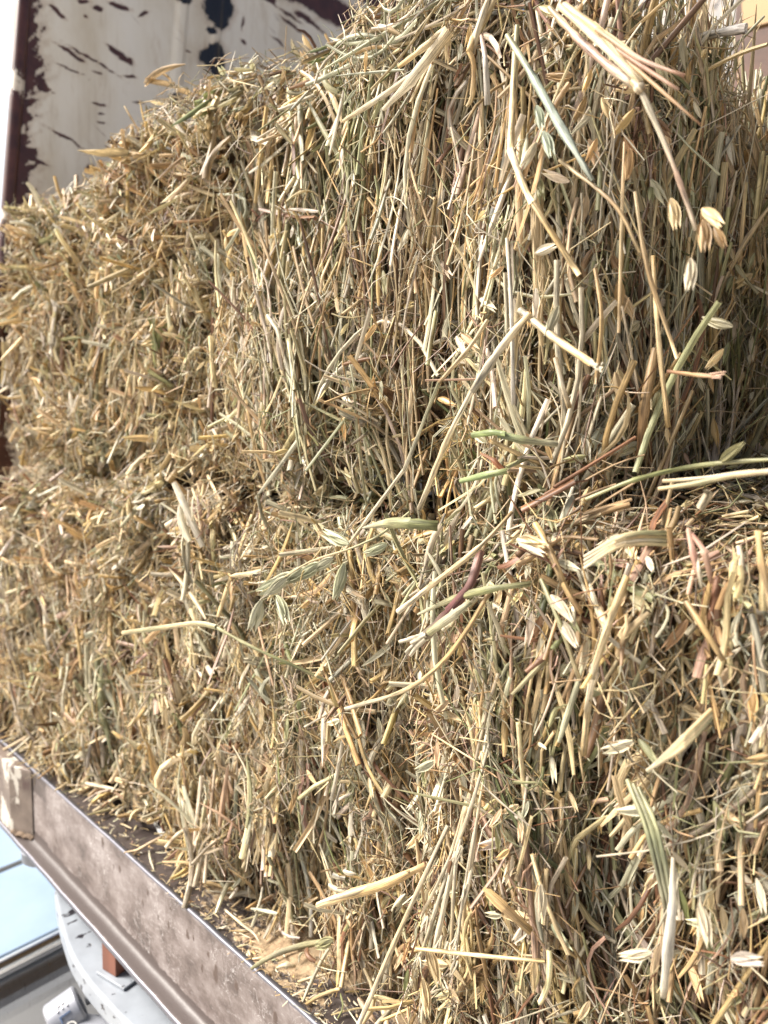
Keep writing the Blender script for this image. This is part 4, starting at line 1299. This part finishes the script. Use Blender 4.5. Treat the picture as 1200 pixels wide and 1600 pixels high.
# oat heads hanging in the recess
multi('oat_panicle', 'dry oat head with four pale husks hanging from the broken stalk tip', 'oat', [
    ('stem', blade('stem', [(1090, 352, .37), (1088, 375, .372), (1080, 405, .375)], [1.6, 1.4, 1.2], ['pale', 'tan', 'pale'], 8), M_STRAW)] + [
    ('oat_husk', glume(*g), M_HUSK) for g in [(1097, 326, 42, 58, .368, 'pale', .01), (1098, 344, 85, 60, .372, 'tan', .01), (1079, 404, 94, 56, .372, 'cream', .008), (1115, 356, 60, 44, .38, 'tan', .005)]])
for i, (g, lb) in enumerate([
    ((1048, 310, 78, 56, .385, 'pale', .005), 'pale oat husk hanging left of the broken stalk tip'),
    ((895, 118, 178, 54, .40, 'tan', .0), 'tan oat husk lying flat under the pink sheath'),
    ((1055, 60, 92, 44, .50, 'gold', .0), 'small golden oat husk hanging below the hollow straw'),
    ((985, 232, 95, 48, .395, 'tan', .0), 'tan oat husk pointing down in the shaded corner right of the thin straw'),
    ((838, 165, 75, 46, .37, (.46, .50, .36), .004), 'green striped oat husk hanging above another beside the blue green stem'),
    ((848, 205, 70, 52, .368, (.52, .56, .42), .004), 'green striped oat husk hanging lowest beside the blue green stem'),
    ((838, 222, 120, 44, .37, 'cream', .006), 'cream open oat husk at the second joint of the bent stalk'),
    ((872, 478, 112, 52, .372, 'grey', .01), 'pale green open oat husk above the frayed golden stalk'),
    ((1145, 510, 195, 54, .45, 'grey', .0), 'grey oat husk lying level in the dark recess'),
    ((1130, 545, 130, 40, .46, 'pale', .0), 'small pale oat husk pointing down left in the dark recess'),
    ((1125, 722, -38, 52, .40, 'sage', .005), 'plump green oat husk pointing up right on the ledge'),
    ((860, 930, 50, 62, .352, 'cream', .008), 'slim white oat husk below the bent tan stalk, higher of two'),
    ((872, 968, 55, 58, .35, 'cream', .008), 'plump white oat husk below the bent tan stalk, lower of two'),
    ((1018, 1488, 172, 58, .352, 'cream', .005), 'plump cream oat husk lying level near the lower right corner'),
    ((1092, 1412, 78, 62, .35, 'cream', .005), 'broad cream oat husk pointing down near the lower right corner'),
    ((1142, 1498, 4, 60, .345, (.8, .7, .6), .005), 'pink white oat husk lying at the right edge near the bottom'),
    ((668, 1480, 75, 56, .355, 'pale', .006), 'tan oat husk pointing down under the sheaf of pale stems'),
    ((660, 1528, 80, 52, .352, 'pale', .006), 'lowest tan oat husk under the sheaf of pale stems'),
    ((520, 1468, 158, 52, .372, 'sage', .005), 'green oat husk lying over the deck edge at the foot of the lower left bale'),
    ((845, 1382, 92, 56, .355, 'cream', .005), 'slim cream oat husk standing in the stems of the lower right bale'),
    ((836, 1500, 92, 50, .352, 'pale', .005), 'pale oat husk standing near the bottom edge of the lower right bale')]):
    single('oat_husk', lb, 'oat husk', glume(*g), M_HUSK)
# the green oat head across the seam
spk = [(545, 850, 205, 60), (520, 872, 150, 52), (500, 880, 148, 62), (478, 888, 150, 66), (458, 897, 152, 70), (440, 906, 155, 66), (432, 930, 70, 54), (408, 938, 108, 56), (605, 850, 158, 52), (538, 880, 105, 62), (448, 902, 140, 60)]
multi('oat_panicle', 'green oat head with a row of plump husks reaching left across the middle seam', 'oat', [
    ('stem', blade('stem', [(640, 800, .37), (590, 838, .362), (540, 860, .352), (480, 880, .345), (410, 925, .338)], [2.4, 2.2, 2, 1.6, 1], ['sage', 'sage', 'pale', 'pale', 'sage'], 14), M_STRAW)] + [
    ('oat_husk', glume(a, b, c, d, .362 - i * .002, [(.62, .62, .42), (.68, .66, .48), (.56, .57, .38)][i % 3], .006), M_HUSK) for i, (a, b, c, d) in enumerate(spk)])
multi('bent_straw', 'thin greenish stem sticking out left over the lower bale with a bent elbow', 'straw', [
    ('stem', blade('stem', [(520, 1068, .385), (450, 1036, .36), (396, 1012, .345), (332, 977, .33)], [3, 3, 3, 3.5], ['sage', 'green', 'sage', 'sage'], 12), M_STRAW),
    ('flat_tip', blade('leaf', [(336, 980, .33), (305, 974, .325), (250, 981, .318), (190, 989, .31)], [4, 4.5, 4, 3.5], ['sage', 'pale', 'sage', 'pale'], 10), M_LEAF)])
single('green_leaf', 'dark green pointed leaf lying level along the middle seam', 'leaf', blade('leaf', [(566, 825, .358), (600, 818, .354), (640, 818, .352), (684, 822, .362)], [1.5, 8, 10, 7], ['grey', 'sage', 'green', 'green'], 12), M_LEAF)
single('green_straw', 'bright green cut stem lying level at the corner where the bales meet', 'straw', join([blade('stem', [(738, 680, .352), (768, 676, .35), (790, 678, .352)], [6, 6.5, 6], [(.40, .48, .18), (.36, .45, .16), (.42, .5, .22)], 8), blade('leaf', [(778, 678, .351), (820, 688, .358), (872, 694, .372)], [7, 7, 5], [(.36, .44, .2), 'sage', 'grey'], 8)]))
single('green_leaf', 'green blade with a red tip under the bright green stem', 'leaf', join([blade('leaf', [(718, 752, .362), (760, 742, .356), (792, 736, .36)], [4, 6, 5], [(.34, .42, .18), (.3, .38, .16), 'green'], 8), blade('leaf', [(750, 708, .362), (770, 718, .357), (785, 735, .36)], [1.5, 4, 5], ['rust', 'rust', (.5, .16, .05)], 6)]), M_LEAF)
multi('purple_sheath', 'purple tinged leaf sheath with a frayed pale base sticking out between the lower bales', 'leaf', [
    ('sheath', blade('leaf', [(664, 996, .345), (700, 958, .345), (735, 912, .348), (752, 860, .36)], [9, 9, 7, 8], [(.55, .46, .33), (.33, .13, .13), (.38, .19, .16), (.55, .30, .22)], 12), M_LEAF),
    ('blade', blade('leaf', [(668, 990, .343), (710, 960, .34), (735, 940, .345)], [7, 8, 4], ['sage', 'grey', 'sage'], 8), M_LEAF),
    ('frayed_base', join(shred((664, 996), 140, 40, 4, 'cream', 6, .343, 14)), M_LEAF)])
single('green_leaf', 'long grey green leaf arching from the purple sheath towards the right bale', 'leaf', blade('leaf', [(652, 960, .36), (710, 935, .348), (770, 920, .346), (830, 912, .36)], [2, 6, 7, 4], ['grey', 'sage', 'green', 'sage'], 12), M_LEAF)
single('long_straw', 'long straight cream straw running up right above the purple sheath', 'straw', blade('stem', [(622, 956, .35), (690, 902, .344), (752, 852, .35), (800, 800, .37)], [5.5, 5.5, 4.5, 3], ['cream', 'pale', 'pale', 'tan'], 12))
single('long_straw', 'long golden straw sweeping from the oat head down the face of the lower right bale', 'straw', blade('stem', [(540, 1108, .36), (640, 1075, .348), (712, 1010, .342), (770, 915, .352)], [4, 4.5, 5, 4], ['cream', 'pale', 'gold', 'tan'], 14))
single('upright_straw', 'stout golden straw standing upright in front of the lower right bale', 'straw', blade('stem', [(980, 900, .345), (955, 965, .338), (930, 1040, .34), (926, 1060, .342)], [7.5, 7, 7, 6], ['gold', 'pale', 'pale', 'cream'], 12))
single('upright_straw', 'pale lower end of a kinked straw below the stout golden one', 'straw', blade('stem', [(926, 1056, .343), (918, 1110, .348), (912, 1180, .355)], [7, 6, 6], ['cream', 'pale', 'gold'], 8))
single('bent_stalk', 'bent tan stalk hanging from a cream husk at the front edge of the ledge', 'straw', join([blade('stem', [(836, 818, .362), (860, 862, .352), (880, 912, .35)], [6, 7, 6.5], ['gold', 'tan', 'gold'], 8), blade('stem', [(880, 910, .35), (893, 935, .351), (908, 958, .356)], [6, 6, 5], ['gold', 'tan', 'tan'], 6)]))
single('oat_husk', 'large split cream husk open over the bent tan stalk', 'oat husk', join([glume(808, 842, 25, 66, .352, 'cream', .008, .3), glume(812, 842, 12, 60, .353, 'pale', .01, .2)]), M_HUSK)
single('long_straw', 'slender green straw slanting down right past the two white husks', 'straw', blade('stem', [(845, 905, .356), (875, 975, .348), (905, 1060, .352)], [4.5, 5, 4.5], ['sage', 'sage', 'pale'], 10))
sheaf = []
for (x0, y0, x1, y1, x2, y2, w_, c_) in [(768, 1148, 738, 1240, 722, 1330, 5, 'cream'), (735, 1235, 712, 1330, 690, 1470, 6, 'pale'), (742, 1240, 722, 1340, 700, 1480, 5, 'cream'), (728, 1250, 700, 1340, 668, 1440, 5, 'pale'),
                                        (748, 1255, 735, 1360, 716, 1470, 5, 'gold'), (760, 1190, 745, 1280, 728, 1390, 4, 'pale'), (720, 1290, 690, 1390, 655, 1500, 5, 'cream'), (740, 1300, 724, 1400, 712, 1510, 4, 'cream')]:
    sheaf.append(('straw', blade('stem' if w_ < 5.5 else 'leaf', [(x0, y0, .362), (x1 + rng.normal(0, 4), y1, .347 + rng.uniform(-.004, .004)), (x2 + rng.normal(0, 7), y2 + rng.normal(0, 14), .346 + rng.uniform(-.004, .004))], [w_ * .5, w_ * .8, w_ * .6], [c_, 'cream', ['pale', 'gold', 'cream'][len(sheaf) % 3]], 10, rough=.12), M_STRAW))
    if len(sheaf) % 2: sheaf.append(('torn_fibre', join(shred((x2, y2 - 8), 108, 30, 1.6, 'cream', 4, .346, 9)), M_LEAF))
multi('straw_sheaf', 'sheaf of long cream stems fanning down the face of the lower right bale', 'straw', sheaf)
single('split_straw', 'broad golden split straw sticking out left near the bottom, blunt end forward', 'straw', join([blade('leaf', [(494, 1416, .335), (545, 1398, .342), (600, 1382, .35), (664, 1352, .37)], [6, 8.5, 8, 5], ['pale', 'gold', 'gold', 'tan'], 12), blade('leaf', [(500, 1410, .336), (560, 1392, .343), (640, 1362, .362)], [3, 4, 3], ['cream', 'pale', 'gold'], 8)]), M_LEAF)
single('split_straw', 'short tan split straw lying diagonally right of the sheaf of cream stems', 'straw', blade('leaf', [(756, 1388, .34), (790, 1420, .342), (830, 1456, .352)], [8, 8, 6], ['gold', 'tan', 'gold'], 8), M_LEAF)
single('long_straw', 'thin golden straw lying level below the sheaf of cream stems', 'straw', blade('stem', [(650, 1482, .335), (740, 1492, .335), (852, 1502, .345)], [4, 4, 3], ['gold', 'pale', 'gold'], 10))
single('long_straw', 'long pale straw running diagonally down to the bottom edge left of the husks', 'straw', blade('stem', [(700, 1290, .36), (640, 1420, .342), (560, 1602, .335)], [4, 4.5, 4.5], ['cream', 'pale', 'cream'], 12))
single('straw_bunch', 'bunch of yellow green straws fraying down left on the lower right bale', 'straw', join([blade('leaf', [(1112, 1108 + i * 4, .352), (1070, 1150 + i * 5, .345), (1022 - i * 4, 1196 + i * 3, .345)], [4, 5, 2.5], [c_, 'pale', 'cream'], 8) for i, c_ in enumerate(['gold', 'sage', 'pale', 'sage'])]), M_LEAF)
single('straw_bunch', 'three grey green stems side by side standing low in the lower right bale', 'straw', join([blade('stem', [(980 + i * 9, 1218 + i * 6, .358), (1012 + i * 8, 1300, .348), (1040 + i * 8, 1420 + i * 5, .355)], [4.5, 5.5, 4], ['sage', (.36, .38, .22), 'grey'], 10) for i in range(3)]))
single('white_leaf', 'long white dry leaf hanging right of the three grey green stems', 'leaf', blade('leaf', [(1052, 1340, .348), (1050, 1420, .343), (1042, 1500, .345), (1036, 1560, .35)], [3, 8, 9, 3], ['cream', (.82, .78, .68), (.8, .74, .62), 'cream'], 12), M_LEAF)
single('pink_leaf', 'pair of pink brown curled leaves below the ledge on the right', 'leaf', join([blade('leaf', [(1075, 825, .36), (1082, 860, .352), (1092, 902, .352)], [3, 6, 3], ['pink', (.55, .30, .22), 'pink'], 8), blade('leaf', [(1080, 832, .36), (1100, 862, .35), (1112, 912, .352)], [3, 6, 3], [(.5, .26, .2), 'pink', 'rust'], 8), blade('leaf', [(1090, 868, .354), (1092, 890, .35), (1096, 918, .352)], [2, 3.5, 1.5], ['cream', 'cream', 'cream'], 6)]), M_LEAF)
single('green_straw', 'long grey green stem lying along the ledge from the corner to the right edge', 'straw', blade('stem', [(915, 780, .37), (985, 752, .375), (1050, 735, .39), (1120, 724, .40), (1230, 716, .40)], [3, 5, 4.5, 5, 4], ['sage', 'green', 'green', 'sage', 'green'], 16))
single('long_straw', 'cream split straw lying along the ledge in front of the grey green stem', 'straw', join([blade('leaf', [(1028, 764, .37), (1090, 755, .368), (1150, 742, .37), (1230, 734, .372)], [3.5, 5, 5, 4.5], ['pale', 'sage', 'pale', 'cream'], 12), blade('leaf', [(1035, 752, .375), (1110, 746, .372), (1180, 736, .372)], [3, 4, 4], ['pale', 'cream', 'pale'], 8)]), M_LEAF)
single('straw_bunch', 'bundle of cream split straws lying level on the brow of the lower right bale', 'straw', join([blade('leaf', [(912, 888 - i * 6, .35), (962, 855 - i * 4, .348), (1000, 848 - i * 5, .356), (1042, 850 - i * 6, .368)], [2.5, 5, 5, 3], ['cream', 'pale', c_, 'sage'], 10) for i, c_ in enumerate(['pale', 'cream', 'gold', 'sage'])]), M_LEAF)
single('straw_stalk', 'brown dry stalk leaning right against the lower right bale below the pink leaves', 'straw', blade('stem', [(1072, 940, .352), (1098, 980, .348), (1130, 1032, .352)], [6, 6, 5.5], ['tan', 'gold', 'tan'], 8))
single('straw_stalk', 'stout pale stem rising along the right edge of the picture above the middle', 'straw', blade('stem', [(1185, 830, .35), (1190, 880, .345), (1210, 960, .345)], [7, 7, 7], ['gold', 'tan', 'pale'], 8))
# loose pieces on the deck and rail
zd = .002


def deck_piece(pts, wpx, cols, kind='leaf'):
    """a piece lying on the bed deck: pixels are met with the deck plane"""
    W = [at(a, b, zd + h, 2) for a, b, h in pts]
    P = []
    for p in W:
        x, y, z_ = project(p[None]); P.append((float(x[0]), float(y[0]), float(p[1])))
    return blade(kind, P, wpx, cols, 8)


for pts, wd_, cl, lb, mt in [
    ([(318, 1378, .006), (352, 1387, .004), (392, 1398, .004), (440, 1402, .01)], [3, 4, 4, 3], ['gold', 'tan', 'pale', 'tan'], 'tan split straw lying on the deck at the foot of the lower left bale', M_LEAF),
    ([(322, 1392, .003), (365, 1396, .002), (408, 1404, .003)], [1.5, 2, 2], ['cream', 'cream', 'pale'], 'white thin straw lying close beside the tan split straw on the deck', M_STRAW),
    ([(350, 1420, .002), (378, 1444, .006), (396, 1458, .003), (406, 1474, .002)], [2, 2, 1.6, 1.4], ['cream', 'pale', 'cream', 'pale'], 'thin crooked cream straw lying on the dusty part of the deck', M_STRAW),
    ([(392, 1514, .002), (425, 1494, .006), (470, 1478, .008), (520, 1470, .012)], [3, 5, 5, 4], ['sage', 'grey', 'sage', 'pale'], 'pale green leaf crossing the edge of the steel channel', M_LEAF),
    ([(240, 1284, .002), (250, 1298, .004), (263, 1313, .003)], [2, 5, 3], [(.8, .8, .78), (.82, .82, .8), 'cream'], 'small white leaf scrap standing on the dark deck', M_LEAF),
    ([(95, 1224, .003), (93, 1212, .012), (95, 1196, .028)], [3, 3, 2], ['cream', 'pale', 'pale'], 'short pale straw standing on the far end of the deck', M_STRAW),
    ([(103, 1226, .003), (150, 1190, .015), (172, 1160, .03)], [3.5, 4, 3], ['pale', 'pale', 'sage'], 'broad yellow straw leaning from the far deck into the hay', M_LEAF),
    ([(120, 1240, .002), (152, 1239, .002), (196, 1242, .004)], [1.6, 1.8, 1.6], ['tan', 'pale', 'pale'], 'thin tan straw lying lengthwise on the far end of the deck', M_STRAW),
    ([(270, 1322, .002), (285, 1332, .004), (300, 1340, .002)], [2, 2.5, 1.5], ['cream', 'cream', 'cream'], 'small cream chip of straw beside the dust on the deck', M_LEAF),
    ([(245, 1350, .002), (275, 1343, .003), (300, 1335, .004)], [1.5, 2.5, 2], ['sage', 'sage', 'pale'], 'short green scrap lying across the dust on the deck', M_LEAF),
    ([(432, 1512, .002), (446, 1508, .005), (462, 1510, .002)], [1.5, 5, 2], ['pale', 'cream', 'pale'], 'lone cream husk lying on the dust near the channel edge', M_HUSK),
    ([(465, 1535, .002), (490, 1527, .003), (520, 1520, .004)], [2.5, 3, 3], ['pale', 'cream', 'gold'], 'pale straw piece lying at the near end of the deck', M_LEAF),
    ([(478, 1570, .002), (500, 1556, .004), (530, 1545, .006)], [3, 4, 3], ['gold', 'pale', 'gold'], 'golden straw piece lying at the near end of the deck', M_LEAF),
    ([(0, 1117, .02), (12, 1108, .03), (28, 1096, .04)], [3, 4, 2], ['pale', 'gold', 'pale'], 'yellow straw poking out at the left edge above the channel', M_LEAF)]:
    single('loose_straw', lb, 'straw', deck_piece(pts, wd_, cl), mt)

# crumbs of chaff scattered over the deck
n_ = 900
cx_ = rng.uniform(-1.2, -.36, n_); cy_ = .3575 + np.abs(rng.normal(0, .022, n_)) ** 1.0
cx_ = np.where(rng.random(n_) < .5, rng.normal(-.55, .13, n_), cx_)
ok = (cx_ < -.33) & (cx_ > -1.2); cx_, cy_ = cx_[ok], cy_[ok]; n_ = len(cx_)
cp_ = np.stack([cx_, cy_, rng.uniform(-.0028, .0015, n_)], -1)
aa = rng.uniform(0, 6.28, n_); cdv = np.stack([np.cos(aa), np.sin(aa), rng.normal(0, .15, n_)], -1)
Lc_ = np.exp(rng.normal(math.log(.0034), .95, n_)).clip(.0008, .04)
C = make_centre(cp_, unit(cdv), Lc_, np.tile([[0, 0, 1.0]], (n_, 1)), 4, np.abs(rng.normal(0, .2, n_)))
V, uv, q = strands(C, unit(np.cross(cdv, [[0, 0, 1.0]])), (rng.uniform(.0002, .0009, (n_, 1)) * (Lc_[:, None] / .006).clip(.35, 1.3)) * np.array([[.6, 1, 1, .5]]), STRIP, False)
cw = lo_colour(cp_, np.zeros(n_), np.zeros(n_), np.zeros(n_, bool))
cv = np.repeat(colours(cp_, 0, 0, cw, n_)[:, None], V.shape[1], 1)
Q = (q[None] + (np.arange(n_) * V.shape[1])[:, None, None]).reshape(-1, 4)
tag(link_mesh('scattered_chaff', np_mesh('scattered_chaff', V.reshape(-1, 3), Q, uv.reshape(-1, 2), cv.reshape(-1, 3)), M_LEAF), kind='stuff')


n_ = 170
sx = np.where(rng.random(n_) < .55, rng.uniform(-1.25, -.85, n_), rng.uniform(-.9, -.38, n_)); sp_ = np.stack([sx, .385 - .016 * sm(-sx, .86, 1.0) + np.abs(rng.normal(0, .012, n_)) + .006 * np.sin(sx * 31), rng.uniform(.001, .022, n_)], -1)
sa = np.where(rng.random(n_) < .5, rng.normal(-1.2, .5, n_), rng.uniform(0, 6.28, n_))
sdv = unit(np.stack([np.cos(sa), np.sin(sa), -np.abs(rng.normal(.25, .3, n_))], -1))
sL = np.exp(rng.normal(math.log(.032), .4, n_)).clip(.012, .075)
sp_[:, 2] = np.maximum(sp_[:, 2], sL * .5 * np.abs(sdv[:, 2]) + .0005)
C = make_centre(sp_, sdv, sL, np.tile([[0, 0, 1.0]], (n_, 1)), 5, np.abs(rng.normal(0, .15, n_)), .3)
C[:, :, 2] = np.maximum(C[:, :, 2], .0005)
V, uv, q = strands(C, unit(np.cross(sdv, [[0, 0, 1.0]]) + rng.normal(0, .3, (n_, 3))), rng.uniform(.0006, .0026, (n_, 1)) * np.array([[.7, 1, 1, 1, .6]]), CURL, False)
cw = lo_colour(sp_, np.zeros(n_), np.zeros(n_), np.zeros(n_, bool))
cv = vary(np.repeat(colours(sp_, 0, 0, cw, n_)[:, None], V.shape[1], 1), 5, 4)
Q = (q[None] + (np.arange(n_) * V.shape[1])[:, None, None]).reshape(-1, 4)
tag(link_mesh('spilled_straw', np_mesh('spilled_straw', V.reshape(-1, 3), Q, uv.reshape(-1, 2), cv.reshape(-1, 3)), M_LEAF), kind='stuff')
